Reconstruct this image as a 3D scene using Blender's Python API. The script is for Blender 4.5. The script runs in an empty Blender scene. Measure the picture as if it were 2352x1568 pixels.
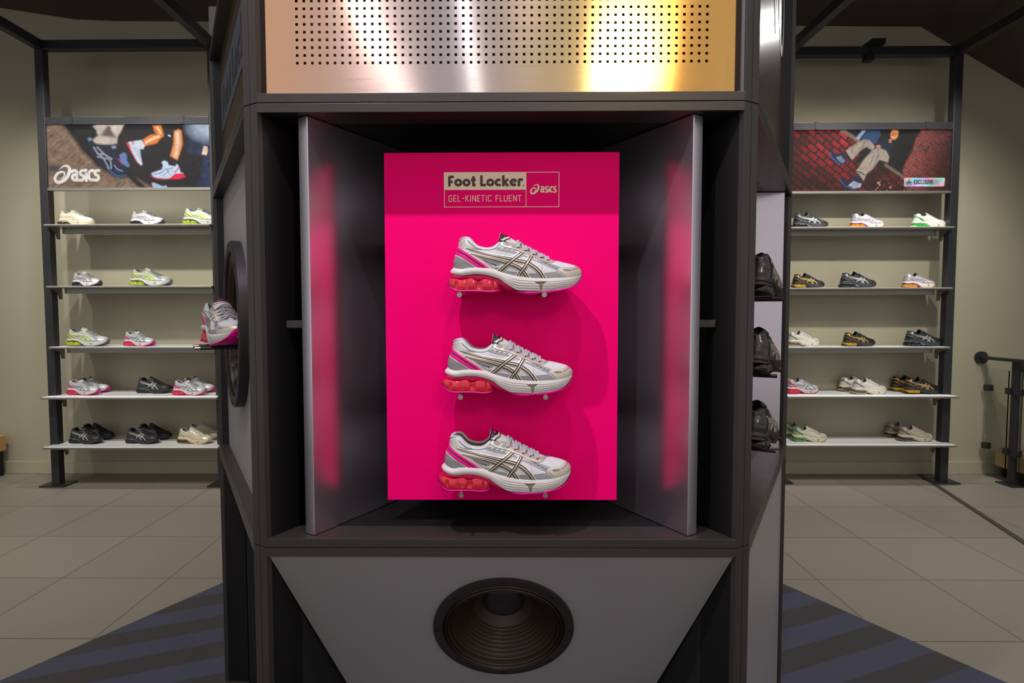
import bpy, bmesh, math, random
import numpy as np
from mathutils import Vector, Matrix

SC = bpy.context.scene
COL = SC.collection
PI = math.pi

# ------------------------------------------------------------------ camera
FPX = 1330.0
cd = bpy.data.cameras.new('camera')
cam = bpy.data.objects.new('camera', cd)
COL.objects.link(cam)
cd.sensor_fit = 'HORIZONTAL'
cd.sensor_width = 36.0
cd.lens = FPX / 2352.0 * 36.0
cd.shift_x = (1176.0 - 1143.0) / 2352.0
cd.clip_start = 0.02
cd.clip_end = 60
yaw, pit, rol = math.radians(.5), math.radians(2.9), math.radians(.1)
fw = Vector((-math.sin(yaw) * math.cos(pit), math.cos(yaw) * math.cos(pit), -math.sin(pit)))
rt = Vector((math.cos(yaw), math.sin(yaw), 0))
up = rt.cross(fw)
r2 = rt * math.cos(rol) - up * math.sin(rol)
u2 = up * math.cos(rol) + rt * math.sin(rol)
M = Matrix((r2, u2, -fw)).transposed().to_4x4()
M.translation = Vector((0, 0, 1.37))
cam.matrix_world = M
SC.camera = cam

# ------------------------------------------------------------------ world: soft light of the rest of the store
w = bpy.data.worlds.new('world')
SC.world = w
w.use_nodes = True
nt = w.node_tree
bg = nt.nodes['Background']
tc = nt.nodes.new('ShaderNodeTexCoord')
sx = nt.nodes.new('ShaderNodeSeparateXYZ')
nt.links.new(tc.outputs['Generated'], sx.inputs[0])
mr = nt.nodes.new('ShaderNodeMapRange')
mr.inputs['From Min'].default_value = -0.7
mr.inputs['From Max'].default_value = 0.7
nt.links.new(sx.outputs['X'], mr.inputs['Value'])
cr = nt.nodes.new('ShaderNodeValToRGB')
e = cr.color_ramp.elements
e[0].position = 0.0
e[0].color = (.86, .85, .85, 1)
e[1].position = 1.0
e[1].color = (.86, .84, .82, 1)
for p_, c_ in ((.28, (.80, .77, .77, 1)), (.5, (.74, .72, .73, 1)), (.70, (.76, .71, .70, 1))):
    q = e.new(p_)
    q.color = c_
nt.links.new(mr.outputs[0], cr.inputs[0])
nt.links.new(cr.outputs[0], bg.inputs['Color'])
bg.inputs['Strength'].default_value = 0.66

def aim(o, tgt):
    d = Vector(tgt) - o.location
    o.rotation_euler = d.to_track_quat('-Z', 'Y').to_euler()

def spot(name, loc, tgt, power, size_deg, color=(1, 1, 1), blend=.4, radius=.03):
    l = bpy.data.lights.new(name, 'SPOT')
    l.energy = power
    l.spot_size = math.radians(size_deg)
    l.spot_blend = blend
    l.color = color
    l.shadow_soft_size = radius
    o = bpy.data.objects.new(name, l)
    COL.objects.link(o)
    o.location = loc
    aim(o, tgt)
    return o

def area(name, loc, tgt, power, sx_, sy_, color=(1, 1, 1)):
    l = bpy.data.lights.new(name, 'AREA')
    l.shape = 'RECTANGLE'
    l.size = sx_
    l.size_y = sy_
    l.energy = power
    l.color = color
    o = bpy.data.objects.new(name, l)
    COL.objects.link(o)
    o.location = loc
    aim(o, tgt)
    return o

def turn(p, deg, c=(-.005, 2.068)):
    a = math.radians(deg)
    x, y = p[0] - c[0], p[1] - c[1]
    return (c[0] + x * math.cos(a) - y * math.sin(a), c[1] + x * math.sin(a) + y * math.cos(a), p[2])
for deg, k1, k2 in ((0, 140, 46), (60, 34, 20), (-60, 26, 20)):
    spot('key_spot', turn((-.62, .38, 3.4), deg), turn((0.0, 1.3, 1.42), deg), k1, 56, (1.0, .92, 1.06), 1.0, .02)
    spot('second_spot', turn((.10, .38, 3.4), deg), turn((0.0, 1.3, 1.42), deg), k2, 56, (1.0, .92, 1.06), 1.0, .02)
spot('warm_fill_spot', (.95, -2.0, 3.2), (0, 1.2, 1.35), 70, 50, (1.0, .74, .52), 1.0, .3)  # added warm fill from behind the camera, lifts the shaded tower front
# spots washing the back wall and the shelves
for i, (x, pw) in enumerate(((-4.3, 34), (-3.2, 76), (-2.4, 80), (2.3, 80), (3.1, 76), (4.2, 44))):
    spot('wall_spot', (x, 2.75, 3.35), (x * 1.0, 4.8, 1.7), pw * 1.35, 70, (1.0, .96, .86), .8, .05)
for x in (-3.3, -2.5, 2.6, 3.3):
    spot('shelf_spot', (x, 4.25, 3.55), (x, 4.33, 0), 85, 80, (1.0, .97, .93), .8, .04)
for x in (-2.6, 2.7):
    spot('floor_spot', (x, 2.2, 3.5), (x * .93, 2.9, 0), 135, 95, (1.0, .93, .82), .9, .06)
SC.view_settings.view_transform = 'Standard'
SC.view_settings.look = 'None'
SC.view_settings.gamma = 1
SC.view_settings.exposure = 0.0
SC.view_settings.use_curve_mapping = False

# ------------------------------------------------------------------ helpers
def lin(c):
    out = []
    for v in c[:3]:
        v = v / 255.0
        out.append(v / 12.92 if v <= .04045 else ((v + .055) / 1.055) ** 2.4)
    return tuple(out)

MATS = {}
def mat(name, color=(200, 200, 200), rough=.5, metal=0.0, **kw):
    if name in MATS:
        return MATS[name]
    m = bpy.data.materials.new(name)
    m.use_nodes = True
    b = m.node_tree.nodes['Principled BSDF']
    b.inputs['Base Color'].default_value = (*lin(color), 1)
    b.inputs['Roughness'].default_value = rough
    b.inputs['Metallic'].default_value = metal
    for k, v in kw.items():
        b.inputs[k.replace('_', ' ')].default_value = v
    MATS[name] = m
    return m

def add_noise(m, scale=8, amt=.15, rough_amt=0.0, bump=0.0, stretch=(1, 1, 1), detail=4):
    t = m.node_tree
    b = t.nodes['Principled BSDF']
    tcn = t.nodes.new('ShaderNodeTexCoord')
    mp = t.nodes.new('ShaderNodeMapping')
    mp.inputs['Scale'].default_value = stretch
    t.links.new(tcn.outputs['Object'], mp.inputs[0])
    nz = t.nodes.new('ShaderNodeTexNoise')
    nz.inputs['Scale'].default_value = scale
    nz.inputs['Detail'].default_value = detail
    t.links.new(mp.outputs[0], nz.inputs['Vector'])
    if amt:
        c = b.inputs['Base Color'].default_value[:]
        mx = t.nodes.new('ShaderNodeMix')
        mx.data_type = 'RGBA'
        mx.inputs['A'].default_value = (c[0] * (1 - amt), c[1] * (1 - amt), c[2] * (1 - amt), 1)
        mx.inputs['B'].default_value = (min(1, c[0] * (1 + amt)), min(1, c[1] * (1 + amt)), min(1, c[2] * (1 + amt)), 1)
        t.links.new(nz.outputs['Fac'], mx.inputs['Factor'])
        t.links.new(mx.outputs['Result'], b.inputs['Base Color'])
    if rough_amt:
        r = b.inputs['Roughness'].default_value
        mr_ = t.nodes.new('ShaderNodeMapRange')
        mr_.inputs['To Min'].default_value = max(0, r - rough_amt)
        mr_.inputs['To Max'].default_value = r + rough_amt
        t.links.new(nz.outputs['Fac'], mr_.inputs['Value'])
        t.links.new(mr_.outputs[0], b.inputs['Roughness'])
    if bump:
        bp = t.nodes.new('ShaderNodeBump')
        bp.inputs['Strength'].default_value = bump
        bp.inputs['Distance'].default_value = .002
        t.links.new(nz.outputs['Fac'], bp.inputs['Height'])
        t.links.new(bp.outputs[0], b.inputs['Normal'])
    return m

class MB:
    def __init__(self, tf=None):
        self.v = []
        self.f = []
        self.tf = tf
    def add(self, vs, fs):
        n = len(self.v)
        if self.tf:
            vs = [self.tf(*p) for p in vs]
        self.v += [tuple(p) for p in vs]
        self.f += [tuple(n + i for i in f) for f in fs]
        return self
    def box(self, x0, x1, y0, y1, z0, z1):
        vs = [(x, y, z) for z in (z0, z1) for y in (y0, y1) for x in (x0, x1)]
        fs = [(0, 2, 3, 1), (4, 5, 7, 6), (0, 1, 5, 4), (2, 6, 7, 3), (0, 4, 6, 2), (1, 3, 7, 5)]
        return self.add(vs, fs)
    def prism(self, poly, z0, z1):
        n = len(poly)
        vs = [(x, y, z0) for x, y in poly] + [(x, y, z1) for x, y in poly]
        fs = [tuple(range(n - 1, -1, -1)), tuple(range(n, 2 * n))]
        fs += [(i, (i + 1) % n, n + (i + 1) % n, n + i) for i in range(n)]
        return self.add(vs, fs)
    def extrude(self, pts, d):
        n = len(pts)
        pts = [Vector(p) for p in pts]
        d = Vector(d)
        vs = pts + [p + d for p in pts]
        fs = [tuple(range(n - 1, -1, -1)), tuple(range(n, 2 * n))]
        fs += [(i, (i + 1) % n, n + (i + 1) % n, n + i) for i in range(n)]
        return self.add(vs, fs)
    def tube(self, p0, p1, r, n=16):
        p0, p1 = Vector(p0), Vector(p1)
        ax = (p1 - p0).normalized()
        a = ax.orthogonal().normalized()
        b = ax.cross(a)
        vs = []
        for p in (p0, p1):
            for i in range(n):
                t = 2 * PI * i / n
                vs.append(p + a * (r * math.cos(t)) + b * (r * math.sin(t)))
        fs = [tuple(range(n - 1, -1, -1)), tuple(range(n, 2 * n))]
        fs += [(i, (i + 1) % n, n + (i + 1) % n, n + i) for i in range(n)]
        return self.add(vs, fs)
    def lathe(self, prof, org, ax, n=64):
        org, ax = Vector(org), Vector(ax).normalized()
        a = Vector((0, 0, 1)).cross(ax)
        a = a.normalized() if a.length > 1e-4 else Vector((1, 0, 0))
        b = ax.cross(a)
        vs = []
        for r, h in prof:
            for i in range(n):
                t = 2 * PI * i / n
                vs.append(org + ax * h + a * (r * math.cos(t)) + b * (r * math.sin(t)))
        fs = []
        for k in range(len(prof) - 1):
            for i in range(n):
                j = (i + 1) % n
                fs.append((k * n + i, k * n + j, (k + 1) * n + j, (k + 1) * n + i))
        return self.add(vs, fs)
    def build(self, name, m=None, parent=None, smooth=False, bevel=0, loc=None):
        me = bpy.data.meshes.new(name)
        me.from_pydata(self.v, [], self.f)
        bm = bmesh.new()
        bm.from_mesh(me)
        bmesh.ops.recalc_face_normals(bm, faces=bm.faces)
        bm.to_mesh(me)
        bm.free()
        o = bpy.data.objects.new(name, me)
        if m:
            me.materials.append(m)
        COL.objects.link(o)
        if smooth:
            me.polygons.foreach_set('use_smooth', [True] * len(me.polygons))
            try:
                me.set_sharp_from_angle(angle=math.radians(38))
            except Exception:
                pass
        if bevel:
            bv = o.modifiers.new('bevel', 'BEVEL')
            bv.width = bevel
            bv.segments = 2
            bv.limit_method = 'ANGLE'
        if parent:
            put(o, parent)
        return o

def put(o, parent):
    """parent o (built in world coordinates) to an Empty / mesh and keep it where it stands"""
    o.parent = parent
    o.matrix_parent_inverse = parent_mw(parent).inverted()

def parent_mw(p):
    m_ = p.matrix_basis.copy()
    if p.parent:
        m_ = parent_mw(p.parent) @ p.matrix_parent_inverse @ m_
    return m_

def empty(name, loc, label, cat, group=None, rz=0.0):
    o = bpy.data.objects.new(name, None)
    COL.objects.link(o)
    o.location = loc
    o.rotation_euler = (0, 0, rz)
    o.empty_display_size = .1
    tag(o, label, cat, group)
    return o

def tag(o, label=None, cat=None, group=None, kind=None):
    if label: o['label'] = label
    if cat: o['category'] = cat
    if group: o['group'] = group
    if kind: o['kind'] = kind
    return o

def structure(o):
    o['kind'] = 'structure'
    return o

# ------------------------------------------------------------------ painter: flat shapes evaluated at sample points
def hsh(ix, iy, s=0):
    v = np.sin(ix * 127.1 + iy * 311.7 + s * 74.7) * 43758.5453
    return v - np.floor(v)

def vnoise(x, y, s=0):
    ix, iy = np.floor(x), np.floor(y)
    fx, fy = x - ix, y - iy
    fx, fy = fx * fx * (3 - 2 * fx), fy * fy * (3 - 2 * fy)
    a = hsh(ix, iy, s) * (1 - fx) + hsh(ix + 1, iy, s) * fx
    b = hsh(ix, iy + 1, s) * (1 - fx) + hsh(ix + 1, iy + 1, s) * fx
    return a * (1 - fy) + b * fy

def fbm(x, y, s=0):
    return (vnoise(x, y, s) * .5 + vnoise(x * 2, y * 2, s + 1) * .3 + vnoise(x * 4, y * 4, s + 2) * .2)

class Painter:
    SOFT = 1.0
    def __init__(self, X, Y, base, alpha=0.0):
        self.X, self.Y = X, Y
        self.C = np.empty(X.shape + (4,))
        self.C[..., :3] = lin(base)
        self.C[..., 3] = alpha
        self.H = np.zeros(X.shape)
    def _apply(self, m, col, alpha, h, bb=None):
        tgt = self.C if bb is None else self.C[bb]
        if col is not None:
            c = np.array(lin(col)) if not isinstance(col, np.ndarray) else col
            tgt[..., :3] = tgt[..., :3] * (1 - m[..., None]) + c * m[..., None]
        if alpha is not None:
            tgt[..., 3] = tgt[..., 3] * (1 - m) + alpha * m
        if bb is not None:
            self.C[bb] = tgt
        if h is not None:
            if bb is None:
                self.H = self.H * (1 - m) + h * m
            else:
                self.H[bb] = self.H[bb] * (1 - m) + h * m
    def _near(self, pts, pad):
        p = np.array(pts)
        return ((self.X > p[:, 0].min() - pad) & (self.X < p[:, 0].max() + pad) &
                (self.Y > p[:, 1].min() - pad) & (self.Y < p[:, 1].max() + pad))
    @staticmethod
    def _segd(x, y, a, b):
        dx, dy = b[0] - a[0], b[1] - a[1]
        L = dx * dx + dy * dy + 1e-12
        t = np.clip(((x - a[0]) * dx + (y - a[1]) * dy) / L, 0, 1)
        return np.hypot(x - a[0] - t * dx, y - a[1] - t * dy), t
    def poly(self, pts, col, soft=3.0, alpha=None, h=None, op=1.0):
        soft = soft * self.SOFT
        bb = self._near(pts, soft)
        x, y = self.X[bb], self.Y[bb]
        if x.size == 0:
            return
        ins = np.zeros(x.shape, bool)
        d = np.full(x.shape, 1e9)
        n = len(pts)
        for i in range(n):
            a, b = pts[i], pts[(i + 1) % n]
            if a[1] != b[1]:
                c = ((a[1] > y) != (b[1] > y)) & (x < (b[0] - a[0]) * (y - a[1]) / (b[1] - a[1]) + a[0])
                ins ^= c
            d = np.minimum(d, self._segd(x, y, a, b)[0])
        sd = np.where(ins, d, -d)
        m = np.clip(sd / soft + .5, 0, 1) * op
        self._apply(m, col, alpha, h, bb)
    def stroke(self, pts, wid, col, soft=3.0, alpha=None, h=None, op=1.0):
        ws = wid if isinstance(wid, (list, tuple)) else [wid] * len(pts)
        bb = self._near(pts, max(ws) + soft)
        x, y = self.X[bb], self.Y[bb]
        if x.size == 0:
            return
        m = np.zeros(x.shape)
        for i in range(len(pts) - 1):
            d, t = self._segd(x, y, pts[i], pts[i + 1])
            r = (ws[i] * (1 - t) + ws[i + 1] * t) / 2
            m = np.maximum(m, np.clip((r - d) / soft + .5, 0, 1))
        self._apply(m * op, col, alpha, h, bb)
    def ell(self, cx, cy, rx, ry, col, soft=3.0, alpha=None, h=None, rot=0.0, op=1.0):
        c, s = math.cos(rot), math.sin(rot)
        dx, dy = self.X - cx, self.Y - cy
        d = np.hypot((dx * c + dy * s) / rx, (-dx * s + dy * c) / ry)
        m = np.clip((1 - d) * min(rx, ry) / soft + .5, 0, 1) * op
        self._apply(m, col, alpha, h)

def curve(pts, n=8):
    """Catmull-Rom through pts"""
    p = [pts[0]] + list(pts) + [pts[-1]]
    out = []
    for i in range(1, len(p) - 2):
        a, b, c, d = (np.array(p[j], float) for j in (i - 1, i, i + 1, i + 2))
        for k in range(n):
            t = k / n
            out.append(tuple(.5 * ((2 * b) + (-a + c) * t + (2 * a - 5 * b + 4 * c - d) * t * t + (-a + 3 * b - 3 * c + d) * t ** 3)))
    out.append(tuple(float(v) for v in pts[-1]))
    return out

# ------------------------------------------------------------------ lettering as strokes
def arc(cx, cy, rx, ry, a0, a1, n=14):
    return [(cx + rx * math.cos(math.radians(a0 + (a1 - a0) * i / n)), cy + ry * math.sin(math.radians(a0 + (a1 - a0) * i / n))) for i in range(n + 1)]

HEAVY = {  # centre lines, x-height .70, stroke .24
    'F': (.56, [[(.13, 0), (.13, .80), (.20, .87), (.54, .87)], [(.13, .42), (.44, .42)]]),
    'o': (.74, [arc(.37, .35, .25, .24, 0, 360, 24)]),
    't': (.50, [[(.24, .92), (.24, .12), (.46, .12)], [(.02, .60), (.46, .60)]]),
    'L': (.56, [[(.13, 1), (.13, .12), (.56, .12)]]),
    'c': (.66, [arc(.37, .35, .25, .24, 48, 312, 20)]),
    'k': (.68, [[(.13, 1), (.13, 0)], [(.56, .66), (.24, .35), (.58, .02)]]),
    'e': (.72, [arc(.37, .35, .25, .24, 325, 22, 20), [(.20, .31), (.64, .42)]]),
    'r': (.48, [[(.13, 0), (.13, .55), (.20, .60), (.50, .60)]]),
    '.': (.12, [[(.05, .04), (.06, .04)]]),
    ' ': (.32, [])}
THIN = {
    'G': (.62, [[(.54, .84), (.46, .94), (.14, .94), (.06, .84), (.06, .14), (.14, .04), (.46, .04), (.54, .12), (.54, .48), (.32, .48)]]),
    'E': (.56, [[(.52, .95), (.07, .95), (.07, .05), (.52, .05)], [(.07, .5), (.46, .5)]]),
    'L': (.52, [[(.07, 1), (.07, .05), (.50, .05)]]),
    '-': (.46, [[(.06, .5), (.40, .5)]]),
    'K': (.62, [[(.07, 1), (.07, 0)], [(.56, 1), (.14, .52), (.58, 0)]]),
    'I': (.20, [[(.08, 1), (.08, 0)]]),
    'N': (.64, [[(.07, 0), (.07, 1)], [(.07, .98), (.56, .02)], [(.56, 0), (.56, 1)]]),
    'T': (.58, [[(.0, .95), (.56, .95)], [(.28, .95), (.28, 0)]]),
    'C': (.62, [[(.54, .78), (.54, .86), (.46, .94), (.14, .94), (.06, .86), (.06, .14), (.14, .05), (.46, .05), (.54, .14), (.54, .24)]]),
    'F': (.54, [[(.50, .95), (.07, .95), (.07, 0)], [(.07, .5), (.44, .5)]]),
    'U': (.64, [[(.06, 1), (.06, .16), (.16, .05), (.46, .05), (.56, .16), (.56, 1)]]),
    'X': (.62, [[(.02, 1), (.58, 0)], [(.58, 1), (.02, 0)]]),
    'S': (.60, [[(.52, .80), (.44, .94), (.14, .94), (.06, .84), (.06, .62), (.14, .53), (.44, .47), (.53, .38), (.53, .15), (.44, .05), (.14, .05), (.05, .18)]]),
    'V': (.62, [[(.02, 1), (.30, 0), (.58, 1)]]),
    ' ': (.34, [])}
BRAND = {  # low rounded letters, height 1
    'a': (.78, [[(.12, .80), (.28, .90), (.50, .88), (.60, .72), (.58, .08)], arc(.36, .32, .24, .22, 20, 340, 16)]),
    's': (.62, [[(.56, .88), (.30, .88), (.14, .74), (.20, .56), (.44, .44), (.50, .24), (.36, .10), (.04, .10)]]),
    'i': (.26, [[(.12, .62), (.12, .04)], [(.12, .90), (.12, .92)]]),
    'c': (.60, [[(.58, .88), (.34, .88), (.14, .68), (.10, .40), (.22, .16), (.56, .10)]])}
SPIRAL = [(.30, .74), (.44, .88), (.62, .98), (.80, .96), (.90, .80), (.86, .56), (.70, .30), (.46, .12), (.22, .06), (.07, .16), (.07, .34),
          (.20, .54), (.42, .64), (.58, .60), (.60, .46), (.50, .32), (.36, .28)]
SPIRALW = [.01, .04, .08, .12, .16, .17, .17, .17, .16, .14, .13, .13, .11, .09, .07, .05, .02]

def layout(txt, font, x, y, h, squash=1.0, track=0.0):
    """strokes of a word, baseline at (x,y), cap height h"""
    out = []
    for ch in txt:
        adv, ls = font[ch]
        for l in ls:
            out.append([(x + px * h * squash, y + py * h) for px, py in l])
        x += (adv + track) * h * squash
    return out, x

def text_width(txt, font, track=0.0):
    return sum(font[c][0] + track for c in txt)

def ribbon(mb, pts, wid, place, cap=True):
    """flat ribbon along pts; place(x,y)->3D"""
    n = len(pts)
    mb.k = getattr(mb, 'k', 0) + 1
    o_, ux, uy = Vector(place(0, 0)), Vector(place(1, 0)), Vector(place(0, 1))
    lift = (ux - o_).cross(uy - o_).normalized() * (1.2e-5 * mb.k)
    place0 = place
    place = lambda x, y: tuple(Vector(place0(x, y)) + lift)
    ws = wid if isinstance(wid, (list, tuple)) else [wid] * n
    P = [np.array(p, float) for p in pts]
    closed = n > 3 and np.hypot(*(P[0] - P[-1])) < 1e-6
    if n == 2 and np.hypot(*(P[1] - P[0])) < wid_of(ws) * .6:
        c, r = (P[0] + P[1]) / 2, ws[0] / 2
        mb.add([place(c[0] + r * math.cos(t * PI / 6), c[1] + r * math.sin(t * PI / 6)) for t in range(12)], [tuple(range(12))])
        return
    L, R = [], []
    for i in range(n):
        if closed:
            a, b = P[(i - 1) % (n - 1)], P[(i + 1) % (n - 1)]
        else:
            a, b = P[max(0, i - 1)], P[min(n - 1, i + 1)]
        d0 = P[i] - a
        d1 = b - P[i]
        l0, l1 = np.hypot(*d0), np.hypot(*d1)
        d0 = d0 / l0 if l0 > 1e-9 else d1 / l1
        d1 = d1 / l1 if l1 > 1e-9 else d0
        n0, n1 = np.array([-d0[1], d0[0]]), np.array([-d1[1], d1[0]])
        m_ = n0 + n1
        m_ = m_ / max(1e-6, np.hypot(*m_))
        k = ws[i] / 2 / max(.72, float(m_ @ n1))
        L.append(P[i] + m_ * k)
        R.append(P[i] - m_ * k)
    vs = [place(*p) for p in L] + [place(*p) for p in R]
    mb.add(vs, [(i, i + 1, n + i + 1, n + i) for i in range(n - 1)])

def wid_of(ws):
    return max(ws)

def flat_build(mb, name, m, parent):
    """mesh without normal recalculation"""
    me = bpy.data.meshes.new(name)
    me.from_pydata(mb.v, [], mb.f)
    me.materials.append(m)
    o = bpy.data.objects.new(name, me)
    COL.objects.link(o)
    if parent:
        put(o, parent)
    return o

# ------------------------------------------------------------------ materials
M_frame = mat('satin_black_frame', (62, 59, 56), .38, .4)
add_noise(M_frame, 60, .06, .06)
M_inner = mat('black_laminate', (20, 19, 19), .42, Specular_IOR_Level=.3)
add_noise(M_inner, 14, .2, .08, stretch=(1, 1, .1))
M_board = mat('silver_board', (218, 212, 222), .25, .97)
add_noise(M_board, 260, .03, .01)
M_edge = mat('board_edge', (150, 152, 158), .42, .5)
M_grey = mat('grey_panel', (150, 149, 152), .38, .15)
add_noise(M_grey, 3.5, .07, .05)
M_pink = mat('pink_acrylic', (250, 0, 116), .5, Specular_IOR_Level=.05)
M_cream = mat('cream_print', (244, 220, 196), .5)
M_brown = mat('brown_print', (66, 42, 40), .5)
M_steel = mat('brushed_steel_peg', (190, 180, 165), .3, 1.0)
M_darkpeg = mat('dark_peg', (60, 58, 56), .35, .8)
M_rubber = mat('speaker_rubber', (34, 31, 30), .45)
M_cone = mat('speaker_cone', (48, 38, 27), .36)
M_post = mat('charcoal_post', (52, 52, 55), .42, .3)
M_shelf_edge = mat('shelf_steel', (150, 146, 138), .35, .7)
M_shelf_top = mat('white_shelf', (236, 238, 242), .4)
M_wall = mat('beige_wall_paint', (176, 170, 147), .7)
add_noise(M_wall, .8, .04)
M_base = mat('baseboard_paint', (178, 172, 148), .5)
M_ceil = mat('dark_ceiling', (66, 58, 52), .7)
M_pale = mat('pale_wall', (205, 205, 198), .7)
M_wood = mat('pine_wood', (196, 152, 92), .5)
add_noise(M_wood, 10, .18, stretch=(1, 1, 14))
M_black = mat('black_void', (14, 13, 13), .6)
M_blacksteel = mat('black_steel', (58, 57, 60), .4, .4)

M_glass = mat('clear_glass', (235, 245, 240), .02)
b_ = M_glass.node_tree.nodes['Principled BSDF']
b_.inputs['Transmission Weight'].default_value = 1.0
b_.inputs['IOR'].default_value = 1.45

# brushed plate
M_brass = mat('brushed_brass', (226, 202, 174), .15, 1.0)
t_ = M_brass.node_tree
b_ = t_.nodes['Principled BSDF']
b_.inputs['Anisotropic'].default_value = .9
b_.inputs['Anisotropic Rotation'].default_value = .25
gx_ = t_.nodes.new('ShaderNodeNewGeometry')
sp_ = t_.nodes.new('ShaderNodeSeparateXYZ')
t_.links.new(gx_.outputs['Position'], sp_.inputs[0])
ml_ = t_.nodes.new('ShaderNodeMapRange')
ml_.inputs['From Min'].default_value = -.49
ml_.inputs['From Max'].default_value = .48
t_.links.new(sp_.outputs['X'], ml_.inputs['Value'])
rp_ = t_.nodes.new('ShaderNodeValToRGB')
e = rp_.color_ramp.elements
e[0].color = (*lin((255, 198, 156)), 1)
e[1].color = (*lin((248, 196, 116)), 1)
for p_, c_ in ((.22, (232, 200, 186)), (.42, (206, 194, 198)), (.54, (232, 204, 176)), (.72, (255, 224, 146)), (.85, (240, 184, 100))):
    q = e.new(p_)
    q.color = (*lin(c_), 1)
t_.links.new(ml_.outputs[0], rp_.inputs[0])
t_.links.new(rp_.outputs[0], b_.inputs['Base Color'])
tg = t_.nodes.new('ShaderNodeTangent')
tg.direction_type = 'RADIAL'
tg.axis = 'Z'
t_.links.new(tg.outputs[0], b_.inputs['Tangent'])
add_noise(M_brass, 30, 0, .05, stretch=(.3, 1, 18))

# floor tiles
M_tile = mat('grey_floor_tile', (158, 152, 138), .45)
t_ = M_tile.node_tree
b_ = t_.nodes['Principled BSDF']
geo = t_.nodes.new('ShaderNodeNewGeometry')
mp = t_.nodes.new('ShaderNodeMapping')
mp.inputs['Location'].default_value = (1.725, -2.357, 0)
t_.links.new(geo.outputs['Position'], mp.inputs[0])
br = t_.nodes.new('ShaderNodeTexBrick')
br.offset = 0
br.inputs['Scale'].default_value = 1
br.inputs['Brick Width'].default_value = .5555
br.inputs['Row Height'].default_value = .5555
br.inputs['Mortar Size'].default_value = .0028
br.inputs['Mortar Smooth'].default_value = .1
br.inputs['Bias'].default_value = 0
br.inputs['Color1'].default_value = (*lin((138, 131, 120)), 1)
br.inputs['Color2'].default_value = (*lin((143, 136, 125)), 1)
br.inputs['Mortar'].default_value = (*lin((88, 83, 76)), 1)
t_.links.new(mp.outputs[0], br.inputs['Vector'])
nz = t_.nodes.new('ShaderNodeTexNoise')
nz.inputs['Scale'].default_value = 220
t_.links.new(geo.outputs['Position'], nz.inputs['Vector'])
mx = t_.nodes.new('ShaderNodeMix')
mx.data_type = 'RGBA'
mx.blend_type = 'OVERLAY'
mx.inputs['Factor'].default_value = .22
t_.links.new(br.outputs['Color'], mx.inputs['A'])
t_.links.new(nz.outputs['Fac'], mx.inputs['B'])
t_.links.new(mx.outputs['Result'], b_.inputs['Base Color'])

# striped vinyl mat
M_mat = mat('striped_vinyl', (60, 58, 66), .42)
t_ = M_mat.node_tree
b_ = t_.nodes['Principled BSDF']
geo = t_.nodes.new('ShaderNodeNewGeometry')
dp = t_.nodes.new('ShaderNodeVectorMath')
dp.operation = 'DOT_PRODUCT'
dp.inputs[1].default_value = (-.379, .925, 0)
t_.links.new(geo.outputs['Position'], dp.inputs[0])
ma = t_.nodes.new('ShaderNodeMath')
ma.operation = 'MULTIPLY_ADD'
ma.inputs[1].default_value = 1 / .231
ma.inputs[2].default_value = -1.68 / .231 + 10
t_.links.new(dp.outputs['Value'], ma.inputs[0])
fr = t_.nodes.new('ShaderNodeMath')
fr.operation = 'FRACT'
t_.links.new(ma.outputs[0], fr.inputs[0])
gt = t_.nodes.new('ShaderNodeMath')
gt.operation = 'LESS_THAN'
gt.inputs[1].default_value = .5
t_.links.new(fr.outputs[0], gt.inputs[0])
mx = t_.nodes.new('ShaderNodeMix')
mx.data_type = 'RGBA'
mx.inputs['A'].default_value = (*lin((58, 56, 62)), 1)
mx.inputs['B'].default_value = (*lin((66, 69, 92)), 1)
t_.links.new(gt.outputs[0], mx.inputs['Factor'])
t_.links.new(mx.outputs['Result'], b_.inputs['Base Color'])

def attr_mat(name, rough_hi=.75, rough_lo=.3, metal=.7, emis=0.0, bump=0.0, coat=0.0):
    m = bpy.data.materials.new(name)
    m.use_nodes = True
    t = m.node_tree
    b = t.nodes['Principled BSDF']
    a = t.nodes.new('ShaderNodeAttribute')
    a.attribute_name = 'Col'
    t.links.new(a.outputs['Color'], b.inputs['Base Color'])
    r = t.nodes.new('ShaderNodeMapRange')
    r.inputs['To Min'].default_value = rough_hi
    r.inputs['To Max'].default_value = rough_lo
    t.links.new(a.outputs['Alpha'], r.inputs['Value'])
    t.links.new(r.outputs[0], b.inputs['Roughness'])
    q = t.nodes.new('ShaderNodeMath')
    q.operation = 'MULTIPLY'
    q.inputs[1].default_value = metal
    t.links.new(a.outputs['Alpha'], q.inputs[0])
    t.links.new(q.outputs[0], b.inputs['Metallic'])
    b.inputs['Coat Weight'].default_value = coat
    if emis:
        t.links.new(a.outputs['Color'], b.inputs['Emission Color'])
        b.inputs['Emission Strength'].default_value = emis
    if bump:
        tcn = t.nodes.new('ShaderNodeTexCoord')
        vo = t.nodes.new('ShaderNodeTexVoronoi')
        vo.inputs['Scale'].default_value = 650
        t.links.new(tcn.outputs['Object'], vo.inputs['Vector'])
        bp = t.nodes.new('ShaderNodeBump')
        bp.inputs['Strength'].default_value = bump
        bp.inputs['Distance'].default_value = .0006
        t.links.new(vo.outputs['Distance'], bp.inputs['Height'])
        t.links.new(bp.outputs[0], b.inputs['Normal'])
    return m

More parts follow.
